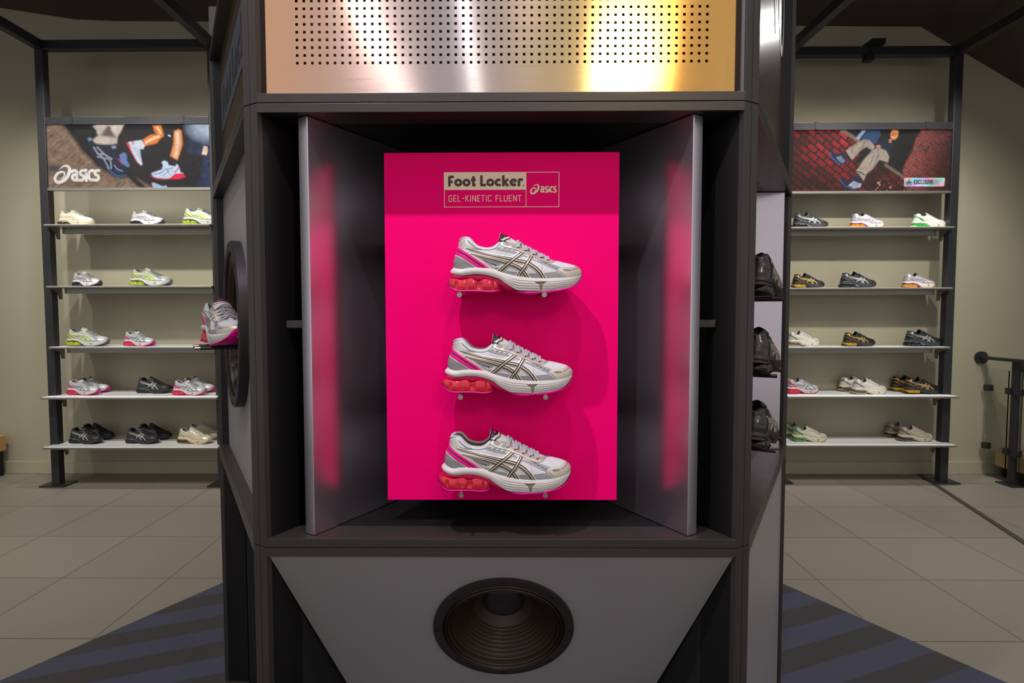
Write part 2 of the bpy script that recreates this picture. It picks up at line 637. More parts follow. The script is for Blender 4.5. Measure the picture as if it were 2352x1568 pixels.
M_upper = attr_mat('shoe_upper', .72, .28, .55, bump=.25)
M_upper_gloss = attr_mat('glossy_shoe_upper', .35, .15, .3, coat=.7)
M_foam = attr_mat('midsole_foam', .55, .4, 0)
M_poster = attr_mat('backlit_print', .6, .6, 0, emis=1.0)
t_ = M_poster.node_tree
b_ = t_.nodes['Principled BSDF']
b_.inputs['Specular IOR Level'].default_value = .1
for l_ in list(b_.inputs['Base Color'].links):
    t_.links.remove(l_)
b_.inputs['Base Color'].default_value = (.012, .012, .012, 1)

def grid_mesh(name, P, wrap=False, colors=None, m=None, smooth=True, flip=False):
    nu, nv = P.shape[:2]
    idx = np.arange(nu * nv).reshape(nu, nv)
    A = idx if not wrap else np.vstack([idx, idx[:1]])
    q = np.stack([A[:-1, :-1], A[1:, :-1], A[1:, 1:], A[:-1, 1:]], -1).reshape(-1, 4)
    if flip:
        q = q[:, ::-1]
    me = bpy.data.meshes.new(name)
    me.vertices.add(nu * nv)
    me.vertices.foreach_set('co', P.reshape(-1).astype(np.float32))
    me.loops.add(q.size)
    me.loops.foreach_set('vertex_index', q.reshape(-1).astype(np.int32))
    me.polygons.add(len(q))
    me.polygons.foreach_set('loop_start', np.arange(0, q.size, 4, dtype=np.int32))
    me.polygons.foreach_set('loop_total', np.full(len(q), 4, dtype=np.int32))
    me.update(calc_edges=True)
    me.validate()
    if smooth:
        me.polygons.foreach_set('use_smooth', np.ones(len(me.polygons), bool))
    if colors is not None:
        ca = me.color_attributes.new('Col', 'FLOAT_COLOR', 'POINT')
        ca.data.foreach_set('color', colors.reshape(-1).astype(np.float32))
    if m:
        me.materials.append(m)
    return me

# ==================================================================== SETTING
fl = structure(MB().box(-6.5, 6.5, -6.0, 4.87, -.05, 0).build('floor', M_tile))
WY = 4.86
structure(MB().box(-6.5, 6.5, WY, WY + .1, 0, 4.6).build('wall_back', M_wall))
structure(MB().box(-6.6, -6.5, 1.2, WY, 0, 4.3).build('wall_left', M_wall))
structure(MB().box(6.5, 6.6, 1.2, WY, 0, 4.3).build('wall_right', M_wall))
structure(MB().box(-6.5, 6.5, WY - .016, WY, 0, .108).build('baseboard_back', M_base, bevel=.004))
# ceiling with the sloped parts at both ends
mb = MB()
prof = [(-6.5, 4.25), (-3.52, 3.78), (-3.2, 3.765), (3.40, 3.68), (4.25, 3.19), (6.5, 1.95), (6.5, 4.6), (-6.5, 4.6)]
mb.extrude([(x, 1.2, z) for x, z in prof], (0, WY - 1.2, 0))
structure(mb.build('ceiling', M_ceil))
# pale pier of wall behind the tower
structure(MB().box(-2.29, -1.7, 4.62, 4.86, 3.47, 3.755).build('trim_1', M_pale))
# floor edge strip by the stairs
mb = MB()
a0, a1 = Vector((3.52, 4.83, 0)), Vector((3.02, 3.1, 0))
d = (a1 - a0).normalized()
n_ = Vector((-d.y, d.x, 0))
mb.extrude([a0 + n_ * .0, a1 + n_ * .0, a1 - n_ * .035, a0 - n_ * .035], (0, 0, .006))
structure(mb.build('trim_2', mat('dark_trim', (70, 66, 58), .5)))
# hexagonal striped vinyl around the tower
TC = Vector((-.005, 2.068, 0))
R6 = 1.62 / .8660254
mb = MB()
mb.prism([(TC.x + R6 * math.cos(PI / 3 * i), TC.y + R6 * math.sin(PI / 3 * i)) for i in range(6)], .0005, .004)
hm = mb.build('floor_mat', M_mat)
tag(hm, 'six-sided floor mat with dark grey and navy stripes under the display tower', 'mat')

# ==================================================================== TOWER
AP = .8877
def face_tf(k):
    a = math.radians(60 * k)
    c, s = math.cos(a), math.sin(a)
    def tf(u, w_, z):
        x, y = u, -(AP - w_)
        return (TC.x + x * c - y * s, TC.y + x * s + y * c, z)
    return tf

ZJ0, ZJ1, ZT = .880, 1.790, 2.262
tower = empty('display_tower', (TC.x, TC.y, 0.004), 'tall black six-sided shoe display tower of stacked framed modules on the striped mat', 'display tower')
def mods(k):
    return MODS if k not in (0, 1) else MODS[:2] + [(MODS[2][0], 2.69)]
MODS = [(.006, ZJ0 - .0008), (ZJ0 + .0008, ZJ1 - .0008), (ZJ1 + .0008, ZT)]
BH = .0182
for k in range(6):
    tf = face_tf(k)
    for mi, (z0, z1) in enumerate(mods(k)):
        for sg in (-1, 1):
            poly = [(sg * .4887, 0), (sg * .5060, .0100), (sg * (.5060 - .5 * .012), .0100 + .866 * .012), (sg * (.4887 - .577 * .012), .012)]
            MB(tf).prism(poly, z0, z1).build('corner_post', M_frame, tower, bevel=.0008)
            poly = [(sg * (.4887 - .577 * .012), .012), (sg * (.5060 - .5 * .012), .0100 + .866 * .012), (sg * (.5060 - .5 * .08), .0100 + .866 * .08), (sg * (.4887 - .577 * .075), .075)]
            MB(tf).prism(poly, z0, z1).build('post_side', M_inner, tower)
        for zz in (z0, z1 - BH):
            poly = [(-.4885, .0006), (.4885, .0006), (.4885 - .577 * .075, .075), (-.4885 + .577 * .075, .075)]
            MB(tf).prism(poly, zz, zz + BH).build('frame_bar', M_frame, tower, bevel=.0006)
core = MB()
rr = .58 / .866
core.prism([(TC.x + rr * math.cos(PI / 3 * i), TC.y + rr * math.sin(PI / 3 * i)) for i in range(6)], .01, ZT - .01)
core.build('core', M_black, tower)
core = MB()
rr = .805 / .866
core.prism([(TC.x + rr * math.cos(PI / 3 * i), TC.y + rr * math.sin(PI / 3 * i)) for i in range(6)], ZT - .012, ZT - .002)
core.build('top_panel', M_inner, tower)

def deck(tf, z0, z1, name, d0=.075, d1=.30):
    poly = [(-.487 + .577 * d0, d0), (.487 - .577 * d0, d0), (.487 - .577 * d1, d1), (-.487 + .577 * d1, d1)]
    return MB(tf).prism(poly, z0, z1).build(name, M_inner, tower)

def niche(k):
    tf = face_tf(k)
    z0, z1 = MODS[1][0] + BH, MODS[1][1] - BH
    deck(tf, MODS[1][0], z0, 'niche_floor')
    deck(tf, z1, MODS[1][1], 'niche_ceiling')
    MB(tf).box(-.45, .45, .286, .296, z0, z1).build('niche_back', M_inner, tower)
    for sg in (-1, 1):
        # the angled silver boards
        a = (sg * .3925, .0155)
        dr = (-sg * .5, .866)
        L = .3125
        nx = (sg * .866, .5)
        T = .027
        p = [(a[0], a[1]), (a[0] + dr[0] * L, a[1] + dr[1] * L), (a[0] + dr[0] * L + nx[0] * T, a[1] + dr[1] * L + nx[1] * T - .012), (a[0] + nx[0] * T, a[1] + nx[1] * T)]
        MB(tf).prism(p, z0 + .001, z1 - .001).build('side_board', M_board, tower, bevel=.0016)
        u0 = sg * .418
        MB(tf).prism([(u0 - sg * .012, .05), (sg * .456, .05), (sg * .452, .062), (u0 - sg * .012, .062)], 1.337, 1.353).build('bracket', M_frame, tower, bevel=.0008)
        # black wall behind the corner post
        MB(tf).prism([(sg * (.4873 - .577 * .076) + sg * .03, .08), (sg * (.4873 - .577 * .076) + sg * .034, .08), (sg * .36, .286), (sg * .355, .286)], z0, z1).build('inner_wall', M_black, tower)

def ring_hole_panel(tf, outer, centre, r, to3, th, name, n=96):
    """outer: convex polygon (u,s); hole radius r at centre; to3(u,s,depth)->local"""
    vs, fs = [], []
    for i in range(n):
        t = 2 * PI * (i + .5) / n
        dx, dy = math.cos(t), math.sin(t)
        best = 1e9
        m_ = len(outer)
        for j in range(m_):
            ax, ay = outer[j]
            bx, by = outer[(j + 1) % m_]
            ex, ey = bx - ax, by - ay
            den = dx * ey - dy * ex
            if abs(den) < 1e-9:
                continue
            tt = ((ax - centre[0]) * ey - (ay - centre[1]) * ex) / den
            ss = ((ax - centre[0]) * dy - (ay - centre[1]) * dx) / den
            if tt > 0 and -1e-6 <= ss <= 1 + 1e-6:
                best = min(best, tt)
        vs.append((centre[0] + dx * best, centre[1] + dy * best))
    # snap the nearest ray point to each corner
    for c in outer:
        j = min(range(n), key=lambda i_: (vs[i_][0] - c[0]) ** 2 + (vs[i_][1] - c[1]) ** 2)
        vs[j] = c
    inner = [(centre[0] + r * math.cos(2 * PI * (i + .5) / n), centre[1] + r * math.sin(2 * PI * (i + .5) / n)) for i in range(n)]
    mb = MB(tf)
    V = [to3(*p, 0) for p in vs] + [to3(*p, 0) for p in inner] + [to3(*p, th) for p in inner] + [to3(*p, th) for p in vs]
    F = []
    for i in range(n):
        j = (i + 1) % n
        F += [(i, j, n + j, n + i), (n + i, n + j, 2 * n + j, 2 * n + i), (2 * n + i, 2 * n + j, 3 * n + j, 3 * n + i), (3 * n + i, 3 * n + j, j, i)]
    mb.add(V, F)
    return mb.build(name, M_grey, tower)

def speaker(org, ax, R, proud, name='speaker'):
    """org: centre on the panel's face, ax: outward"""
    org, ax = Vector(org), Vector(ax).normalized()
    k = R
    rim = MB().lathe([(k * .985, -.004), (k, 0), (k, proud * .9), (k * .985, proud), (k * .90, proud), (k * .875, proud * .85), (k * .87, -.012), (k * .985, -.012), (k * .985, -.004)], org, ax, 96).build(name, M_rubber, tower, smooth=True)
    pr = []
    # rolled surround then ridged cone down to the cap
    for i in range(41):
        t = i / 40
        r = k * (.885 - .135 * t)
        pr.append((r, proud * .45 + .0045 * math.sin(t * PI * 6) + .004 * math.sin(t * PI) - .004 * t))
    h0 = proud * .45 - .006
    for i in range(1, 161):
        t = i / 160
        r = k * (.75 - .45 * t)
        pr.append((r, h0 - k * .42 * (t ** .85) + (.0024 if t < .72 else 0) * (k / .15) * math.sin(t / .72 * PI * 2 * 8)))
    MB().lathe(pr, org, ax, 96).build('cone', M_cone, rim, smooth=True)
    hb = h0 - k * .42
    cap = [(k * .302, hb - .001)] + [(k * .30 * math.cos(t * PI / 2 / 12), hb + k * .10 * math.sin(t * PI / 2 / 12)) for t in range(0, 13)]
    cap[-1] = (.0004, cap[-1][1])
    MB().lathe(cap, org, ax, 64).build('dust_cap', M_rubber, rim, smooth=True)
    a = Vector((0, 0, 1)).cross(ax).normalized()
    b = ax.cross(a)
    for i in range(8):
        t = 2 * PI * i / 8 + PI / 2
        c = org + (a * math.cos(t) + b * math.sin(t)) * (k * .945)
        MB().tube(c + ax * (proud - .002), c + ax * (proud + .0012), k * .028, 12).build('screw', M_black, rim)
    return rim

def cone_housing(org, ax, R):
    org, ax = Vector(org), Vector(ax).normalized()
    MB().lathe([(R * .87, -.004), (R * .87, -.16), (.001, -.16)], org, ax, 48).build('speaker_housing', M_black, tower)

# face 0 (front), face 1 (right): shoe niches; face -1 (left): big speaker
niche(0)
niche(1)
# lower modules
def tilt_panel(k):
    tf = face_tf(k)
    ca, sa = .9135, .4067
    Z0 = MODS[0][1] - BH - .0005
    outer = [(-.4845, 0), (.4845, 0), (.4845 - .2603 * .9, .9), (-.4845 + .2603 * .9, .9)]
    to3 = lambda u, s, d_: (u, .005 + sa * s + ca * d_, Z0 - ca * s + sa * d_)
    c = (.006, .220)
    ring_hole_panel(tf, outer, c, .14, to3, .016, 'tilted_panel')
    o3 = Vector(tf(*to3(c[0], c[1], 0)))
    o4 = Vector(tf(*to3(c[0], c[1], -1)))
    speaker(o3, o4 - o3, .158, .008)
    for sg in (-1, 1):
        MB(tf).prism([(sg * .4435, .078), (sg * .4475, .078), (sg * .318, .306), (sg * .314, .306)], MODS[0][0], MODS[0][1]).build('inner_wall', M_black, tower)
    # trim line along the panel's top edge
    MB(tf).box(-.4845, .4845, .003, .006, Z0, Z0 + .0012).build('edge_trim', mat('copper_edge', (190, 150, 120), .4, .6), tower)
for k in (0, -1):
    tilt_panel(k)
    tf = face_tf(k)
    deck(tf, MODS[0][0] + .001, MODS[0][0] + BH - .001, 'base_deck')
def flat_panel(k, z0, z1, w_=.012, m=None):
    hw = .487 - .577 * w_ - .001
    return MB(face_tf(k)).box(-hw, hw, w_, w_ + .012, z0, z1).build('flat_panel', m or M_grey, tower)
for k in (1, 2, 3, 4):
    flat_panel(k, MODS[0][0] + BH, MODS[0][1] - BH)
for k in (2, 3, 4):
    flat_panel(k, MODS[1][0] + BH, MODS[1][1] - BH)
    flat_panel(k, MODS[2][0] + BH, MODS[2][1] - BH, m=M_inner)
# left face, middle module
tf = face_tf(-1)
WP_ = .032
hw = .4885 - .577 * WP_ - .001
z0, z1 = MODS[1][0] + BH, MODS[1][1] - BH
SPZ = 1.337
ring_hole_panel(tf, [(-hw, z0), (hw, z0), (hw, z1), (-hw, z1)], (0, SPZ), .215, lambda u, s, d_: (u, WP_ + d_, s), .012, 'flat_panel')
o3, o4 = Vector(tf(0, WP_, SPZ)), Vector(tf(0, -1, SPZ))
speaker(o3, o4 - o3, .2335, .026)
for up_, w_ in ((-.055, -.087), (.055, -.087)):
    MB().tube(tf(up_, .05, SPZ - .062), tf(up_, w_ + .014, SPZ - .062), .0048, 20).build('peg', M_darkpeg, tower, smooth=True)
    MB().tube(tf(up_, w_ + .014, SPZ - .062), tf(up_, w_, SPZ - .062), .005, 20).build('peg_tip', M_steel, tower, smooth=True)

# front upper module: perforated brushed plate
tf = face_tf(0)
NC = 55
u_lo, u_hi = -.4795, .4810
pitch = .01538
hs = .0054
ucs = [-.4122 + pitch * i for i in range(NC)]
ucs = [u - 0.0 for u in ucs]
vcs = [1.8765 + pitch * i for i in range(50)]
us = [u_lo] + [x for c in ucs for x in (c - hs / 2, c + hs / 2)] + [u_hi]
zs = [MODS[2][0] + BH] + [x for c in vcs for x in (c - hs / 2, c + hs / 2)] + [2.69 - BH]
mb = MB(tf)
nU, nZ = len(us), len(zs)
V = [(u, .022, z) for z in zs for u in us] + [(u, .0245, z) for z in zs for u in us]
F = []
NN = nU * nZ
for j in range(nZ - 1):
    for i in range(nU - 1):
        hole = (i % 2 == 1) and (j % 2 == 1)
        a, b, c, d = j * nU + i, j * nU + i + 1, (j + 1) * nU + i + 1, (j + 1) * nU + i
        if not hole:
            F.append((a, b, c, d))
            F.append((NN + a, NN + d, NN + c, NN + b))
        else:
            for p, q in ((a, b), (b, c), (c, d), (d, a)):
                F.append((p, q, NN + q, NN + p))
mb.add(V, F)
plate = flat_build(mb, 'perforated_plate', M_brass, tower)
plate['label'] = 'brushed copper and gold coloured plate with rows of small square holes'
MB(tf).box(-.44, .44, .0735, .080, MODS[2][0] + BH, 2.69 - BH).build('backing_panel', M_black, tower)
MB(tf).box(.4825, .4865, .003, .026, MODS[2][0] + BH, 2.69 - BH).build('side_trim', mat('slate_trim', (96, 98, 108), .4, .3), tower)

# side upper modules: perforated black sheets
def perf_mat(name, plate_rgb, hole_rgb, sx_, sz_, rough):
    m = mat(name, plate_rgb, rough, .6)
    t = m.node_tree
    b = t.nodes['Principled BSDF']
    uvn = t.nodes.new('ShaderNodeAttribute')
    uvn.attribute_name = 'flat'
    sp = t.nodes.new('ShaderNodeSeparateXYZ')
    t.links.new(uvn.outputs['Vector'], sp.inputs[0])
    def mth(op, a, b=None, c=None):
        n = t.nodes.new('ShaderNodeMath')
        n.operation = op
        for i, v in enumerate((a, b, c)):
            if v is None: continue
            if isinstance(v, (int, float)): n.inputs[i].default_value = v
            else: t.links.new(v, n.inputs[i])
        return n.outputs[0]
    vy = mth('MULTIPLY', sp.outputs['Y'], 1 / sz_)
    row = mth('FLOOR', vy)
    off = mth('MULTIPLY', mth('MODULO', row, 2.0), .5)
    vx = mth('ADD', mth('MULTIPLY', sp.outputs['X'], 1 / sx_), off)
    fx = mth('ABSOLUTE', mth('SUBTRACT', mth('FRACT', vx), .5))
    fy = mth('ABSOLUTE', mth('SUBTRACT', mth('FRACT', vy), .5))
    inside = mth('MULTIPLY', mth('LESS_THAN', fx, .27), mth('LESS_THAN', fy, .30))
    mx = t.nodes.new('ShaderNodeMix')
    mx.data_type = 'RGBA'
    mx.inputs['A'].default_value = (*lin(plate_rgb), 1)
    mx.inputs['B'].default_value = (*lin(hole_rgb), 1)
    t.links.new(inside, mx.inputs['Factor'])
    t.links.new(mx.outputs['Result'], b.inputs['Base Color'])
    return m

def flat_panel_uv(k, m, u0, u1, z0, z1, w_, name, parent):
    tf = face_tf(k)
    me = bpy.data.meshes.new(name)
    c = [(u0, z0), (u1, z0), (u1, z1), (u0, z1)]
    vs = [tf(u, w_, z) for u, z in c] + [tf(u, w_ + .002, z) for u, z in c]
    me.from_pydata(vs, [], [(0, 1, 2, 3), (7, 6, 5, 4), (0, 4, 5, 1), (1, 5, 6, 2), (2, 6, 7, 3), (3, 7, 4, 0)])
    at = me.attributes.new('flat', 'FLOAT_VECTOR', 'POINT')
    at.data.foreach_set('vector', [x for u, z in c + c for x in (u + 2, z, 0.0)])
    me.materials.append(m)
    o = bpy.data.objects.new(name, me)
    COL.objects.link(o)
    put(o, parent)
    return o

P_left = perf_mat('perforated_black_tan', (38, 36, 40), (150, 122, 84), .012, .012, .35)
P_band = perf_mat('perforated_blue_band', (112, 120, 136), (80, 86, 100), .012, .012, .4)
P_right = perf_mat('perforated_black_gloss', (44, 44, 46), (150, 140, 128), .0125, .0125, .25)
zb0, zb1 = MODS[2][0] + BH, MODS[2][1] - BH
zr1 = 2.69 - BH
pl = flat_panel_uv(-1, P_left, -.466, .466, zb0, zb1, .034, 'mesh_panel', tower)
pl['label'] = 'black perforated mesh sheet with a printed blue-grey banner'
flat_panel_uv(-1, P_band, -.45, .45, 1.985, 2.142, .0325, 'banner', pl)
tf = face_tf(-1)
mb = MB()
tw = text_width('Foot Locker', HEAVY, .02)
hh = .105
ls, _ = layout('Foot Locker', HEAVY, -tw * hh * 1.05 / 2, 2.012, hh, 1.05, .02)
for l in ls:
    ribbon(mb, l, hh * .2, lambda x, y: tf(x, .0318, y))
flat_build(mb, 'banner_lettering', mat('dark_lettering', (52, 48, 42), .5), pl)
pr_ = flat_panel_uv(1, P_right, -.466, .466, zb0, zr1, .034, 'mesh_panel', tower)
pr_['label'] = 'glossy black perforated mesh sheet with a white emblem'
tf = face_tf(1)
mb = MB()
SP = curve(SPIRAL, 6)
SPW = list(np.interp(np.linspace(0, 1, len(SP)), np.linspace(0, 1, len(SPIRALW)), SPIRALW))
def ov(cx_, cz_, rx_, rz_, w_):
    ribbon(mb, arc(cx_, cz_, rx_, rz_, 0, 360, 40), w_, lambda x, y: tf(x, .0325, y))
ov(.355, 2.335, .060, .115, .030)
ribbon(mb, curve([(.245, 2.55), (.25, 2.36), (.27, 2.28), (.285, 2.36), (.29, 2.55)], 6), .026, lambda x, y: tf(x, .0325, y))
ribbon(mb, curve([(.115, 2.6), (.13, 2.34), (.165, 2.22), (.195, 2.32), (.20, 2.6)], 6), .036, lambda x, y: tf(x, .0325, y))
ribbon(mb, curve([(.01, 2.62), (.03, 2.38), (.07, 2.27)], 6), .036, lambda x, y: tf(x, .0325, y))
flat_build(mb, 'emblem', mat('white_emblem', (225, 222, 218), .4), pr_)
for k in (1, -1):
    MB(face_tf(k)).box(-.44, .44, .075, .08, zb0, zr1 if k == 1 else zb1).build('backing_panel', M_black, tower)

# ==================================================================== PRODUCT BOARDS
def product_board(k, label, printed):
    tf = face_tf(k)
    W0 = .094
    root = empty('display_board', tf(0, W0, .95), label, 'display board', 'shoe boards hung in the tower niches')
    MB(tf).box(-.2525, .2585, W0, W0 + .006, .951, 1.7155).build('board_sheet', M_pink, root, bevel=.0006)
    for sg in (-1, 1):
        for zz in (1.1, 1.5):
            MB(tf).box(sg * .15 - .02, sg * .15 + .02, W0 + .006, .2855, zz, zz + .04).build('standoff', M_black, root)
    for zz, u1, u2 in ((1.4075, -.082, .089), (1.2000, -.081, .092), (.9975, -.0805, .092)):
        for u in (u1, u2):
            MB().tube(tf(u, W0, zz - .0025), tf(u, -.012, zz - .0025), .0051, 20).build('peg', M_steel if printed else M_darkpeg, root, smooth=True)
    if printed:
        pf = W0 - .0006
        P = lambda x, y: tf(x + .005, pf, y)
        Q = lambda x, y: tf(x + .005, pf - .0005, y)
        mb = MB()
        X0, X1, XM, Z0, Z1, ZM = -.1272, .1233, .0505, 1.598, 1.6735, 1.6355
        def rect(mb_, a, b, c, d_, PP):
            mb_.k = getattr(mb_, 'k', 0) + 1
            q_ = Vector(face_tf(0)(0, -1, 0)) - Vector(face_tf(0)(0, 0, 0))
            mb_.add([tuple(Vector(PP(*c_)) + q_ * (1.2e-5 * mb_.k)) for c_ in ((a, c), (b, c), (b, d_), (a, d_))], [(0, 1, 2, 3)])
        lw = .0013
        rect(mb, X0, XM, ZM, Z1, P)
        rect(mb, X0, X1, Z0, Z0 + lw, P); rect(mb, XM, X1, Z1 - lw, Z1, P)
        rect(mb, X0, X0 + lw, Z0, ZM, P); rect(mb, X1 - lw, X1, Z0, Z1, P); rect(mb, XM, XM + lw, Z0, Z1, P)
        flat_build(mb, 'logo_frame', M_cream, root)
        mb = MB()
        hh = .0235
        tw = text_width('Foot Locker', HEAVY, .015)
        sq = .163 / (tw * hh)
        ls, xe = layout('Foot Locker', HEAVY, -.1185, 1.6430, hh, sq, .015)
        for l in ls:
            thin = len(l) == 2 and 0 < abs(l[1][1] - l[0][1]) < .3 * abs(l[1][0] - l[0][0])
            ribbon(mb, l, hh * (.085 if thin else .235), Q)
        ribbon(mb, [(.0455, 1.6445), (.0456, 1.6445)], .0028, Q)
        flat_build(mb, 'shop_lettering', M_brown, root)
        mb = MB()
        hh = .0136
        tw = text_width('GEL-KINETIC FLUENT', THIN, .14)
        sq = .1605 / (tw * hh)
        ls, xe = layout('GEL-KINETIC FLUENT', THIN, -.1175, 1.6102, hh, sq, .14)
        for l in ls:
            ribbon(mb, l, hh * .108, Q)
        flat_build(mb, 'shoe_lettering', M_cream, root)
        mb = MB()
        hh = .0205
        ribbon(mb, [(.0600 + x * hh * 1.0, 1.6258 + y * hh) for x, y in SP], [v * hh * 1.15 for v in SPW], Q)
        ls, xe = layout('asics', BRAND, .0820, 1.6288, .0142, .84, .02)
        for l in ls:
            ribbon(mb, curve(l, 4) if len(l) > 2 else l, .0142 * .22, Q)
        flat_build(mb, 'maker_lettering', M_cream, root)
    return root
product_board(0, 'bright pink printed board carrying three silver running shoes on pegs', True)
product_board(1, 'board on the right side of the tower carrying three glossy black shoes', False)

# ==================================================================== SHOE
S = .0001697
XC = 1107.0
def zi(xs, pts):
    p = np.array(pts, float)
    return np.interp(xs, p[:, 0], p[:, 1])
def smooth_curve(pts, n=6):
    c = np.array(curve(pts, n))
    return c
Z0C = smooth_curve([(322, 556), (400, 578), (450, 583), (520, 574), (600, 569), (700, 573), (780, 580), (860, 602), (960, 637), (1080, 667), (1200, 687), (1330, 699), (1450, 701), (1560, 697), (1700, 690), (1800, 678), (1880, 660), (1914, 640)])
Z1C = smooth_curve([(380, 250), (400, 226), (420, 208), (450, 194), (490, 188), (530, 200), (560, 228), (590, 262), (635, 298), (700, 318), (760, 322), (810, 314), (850, 291), (885, 262), (925, 237), (960, 222), (1000, 226), (1060, 254), (1180, 318), (1300, 375), (1400, 425), (1500, 458), (1590, 467), (1700, 490), (1800, 515), (1860, 540), (1895, 570), (1914, 606)])
WP = [(322, 190), (500, 205), (700, 200), (850, 205), (1000, 225), (1200, 260), (1400, 276), (1600, 272), (1760, 262), (1920, 240)]

def plan(x, xb, xt, Rb=190., Rt=430., W=1.0):
    w_ = zi(x, WP) * W
    a = np.clip((x - xb) / Rb, 0, 1)
    b = np.clip((xt - x) / Rt, 0, 1)
    return w_ * (1 - (1 - a) ** 2.2) ** .5 * (1 - (1 - b) ** 2.3) ** .55

def param(n, hi):
    t = np.linspace(0, 1, n)
    c = .5 - .5 * np.cos(PI * t)
    return (.65 * t + .35 * c) if hi else (.4 * t + .6 * c)

def to_m(x, y, z):
    return np.stack([(x - XC) * S, y * S, (884 - z) * S], -1)

def paint_upper(X, Y, p, hi):
    g = lambda k: p[k]
    P = Painter(X, Y, g('mesh'), .0)
    sf = 2.5 if hi else 9
    if hi:
        dots = (np.sin(X * .42 + Y * .2) * np.sin(Y * .42 - X * .1)) > .45
        P.C[..., :3] *= (1 - .22 * dots)[..., None]
    # grey overlays
    P.poly([(840, 315), (930, 330), (1130, 385), (1330, 470), (1500, 508), (1640, 560), (1600, 612), (1500, 572), (1350, 500), (1150, 415), (950, 372), (850, 345)], g('grey'), sf, .25, 3)
    P.poly([(780, 560), (900, 560), (980, 608), (1250, 638), (1420, 636), (1560, 620), (1640, 560), (1720, 700), (1300, 730), (900, 680)], g('grey'), sf, .25, 3)
    P.poly([(540, 400), (680, 440), (900, 500), (900, 540), (780, 520), (880, 590), (760, 570), (640, 490)], g('grey'), sf, .25, 2)
    if hi:
        P.stroke([(980, 608), (1250, 640), (1420, 638), (1560, 622)], 5, g('dark'), 2)
        for q in range(4):
            P.stroke([(1440 + q * 42, 505 + q * 22), (1468 + q * 42, 516 + q * 22)], 9, g('dark'), 2)
        for q in range(4):
            P.stroke([(880 + q * 60, 325 + q * 14), (912 + q * 60, 320 + q * 14)], 8, g('dark'), 2)
        for q in range(5):
            P.stroke([(640 + q * 20, 440 + q * 12), (860, 545 - q * 4)], 3.5, g('dark'), 2)
    # heel counter
    P.poly([(300, 600), (318, 460), (340, 395), (440, 452), (560, 520), (650, 575), (450, 600)], g('grey'), sf, .3, 3)
    P.poly([(360, 300), (390, 240), (450, 225), (505, 235), (512, 275), (485, 325), (560, 400), (700, 490), (860, 605), (780, 590), (560, 430), (380, 318)], g('silver'), sf, .9, 5)
    P.poly([(360, 300), (380, 306), (470, 355), (560, 420), (700, 512), (800, 592), (648, 575), (500, 480), (420, 425), (340, 385)], g('stripe'), sf, .35, 9)
    P.stroke([(385, 355), (480, 410), (600, 490), (715, 570)], 15 if hi else 20, g('dark'), sf, .1, 5)
    P.stroke([(336, 400), (400, 430), (520, 500), (645, 580)], 18, g('silver'), sf, .7, 7)
    # collar
    P.poly([(395, 260), (385, 215), (440, 160), (520, 160), (600, 240), (700, 295), (800, 300), (880, 230), (905, 262), (860, 330), (780, 350), (690, 345), (600, 310), (520, 240), (460, 225)], g('mesh'), sf, .0, 6)
    P.stroke(curve([(512, 240), (560, 285), (620, 330), (700, 345), (790, 345), (850, 325), (905, 275), (965, 232)], 4), 6, g('dark'), 3, .1)
    P.poly([(500, 300), (560, 320), (680, 335), (685, 350), (600, 348), (490, 340)], g('dark'), sf + 4, .2, 4, op=.6)
    # side stripes
    A = curve([(500, 325), (620, 365), (760, 405), (900, 435), (1010, 458), (1100, 478), (1200, 500), (1290, 545), (1370, 615), (1435, 715)], 5)
    B = curve([(560, 395), (680, 428), (800, 456), (920, 486), (1020, 520), (1110, 556), (1180, 615), (1240, 710)], 5)
    Cc = [(1185, 375), (1120, 425), (1060, 470), (980, 535), (885, 618)]
    D = [(1290, 415), (1250, 480), (1200, 560), (1150, 625), (1105, 700)]
    def wv(n, a, b):
        return [a + (b - a) * min(1, i / n / .55) for i in range(n)]
    for pts, tap in ((B, True), (A, True), (Cc, False), (D, False)):
        n = len(pts)
        if hi:
            P.stroke(pts, wv(n, 22, 64) if tap else 62, g('accent'), 2.5, .8, 7)
    for pts, tap in ((B, True), (A, True), (Cc, False), (D, False)):
        n = len(pts)
        if hi:
            P.stroke(pts, wv(n, 12, 44) if tap else 42, g('dark'), 2.5, .3, 9)
            P.stroke(pts, wv(n, 4, 12) if tap else 12, g('accent'), 2.5, .8, 12)
        else:
            P.stroke(pts, wv(n, 14, 40) if tap else 38, g('logo'), 8, .6, 6)
    # eyestay
    ES = [(895, 282), (925, 248), (972, 205), (1060, 225), (1180, 300), (1300, 360), (1400, 405), (1500, 440), (1600, 450), (1598, 468), (1545, 497), (1480, 503), (1400, 480), (1250, 408), (1100, 350), (960, 318)]
    P.stroke(ES[8:] + ES[:2], 8, g('dark'), 3, .2)
    P.poly(ES, g('cap'), sf, .75, 8)
    P.ell(985, 272, 52, 28, g('grey'), sf, .4, 6, rot=.2)
    P.ell(1085, 318, 48, 22, g('grey'), sf, .4, 6, rot=.3)
    for ex, ey in EYES:
        P.ell(ex, ey + 4, 17 if hi else 12, 14, g('accent'), 3)
        P.ell(ex, ey + 6, 9, 8, (20, 20, 20), 3)
    # toe cap
    P.poly([(1585, 590), (1640, 556), (1760, 560), (1835, 535), (1880, 500), (1990, 560), (1990, 720), (1720, 720), (1690, 680), (1640, 625)], g('cap'), sf, .7, 7)
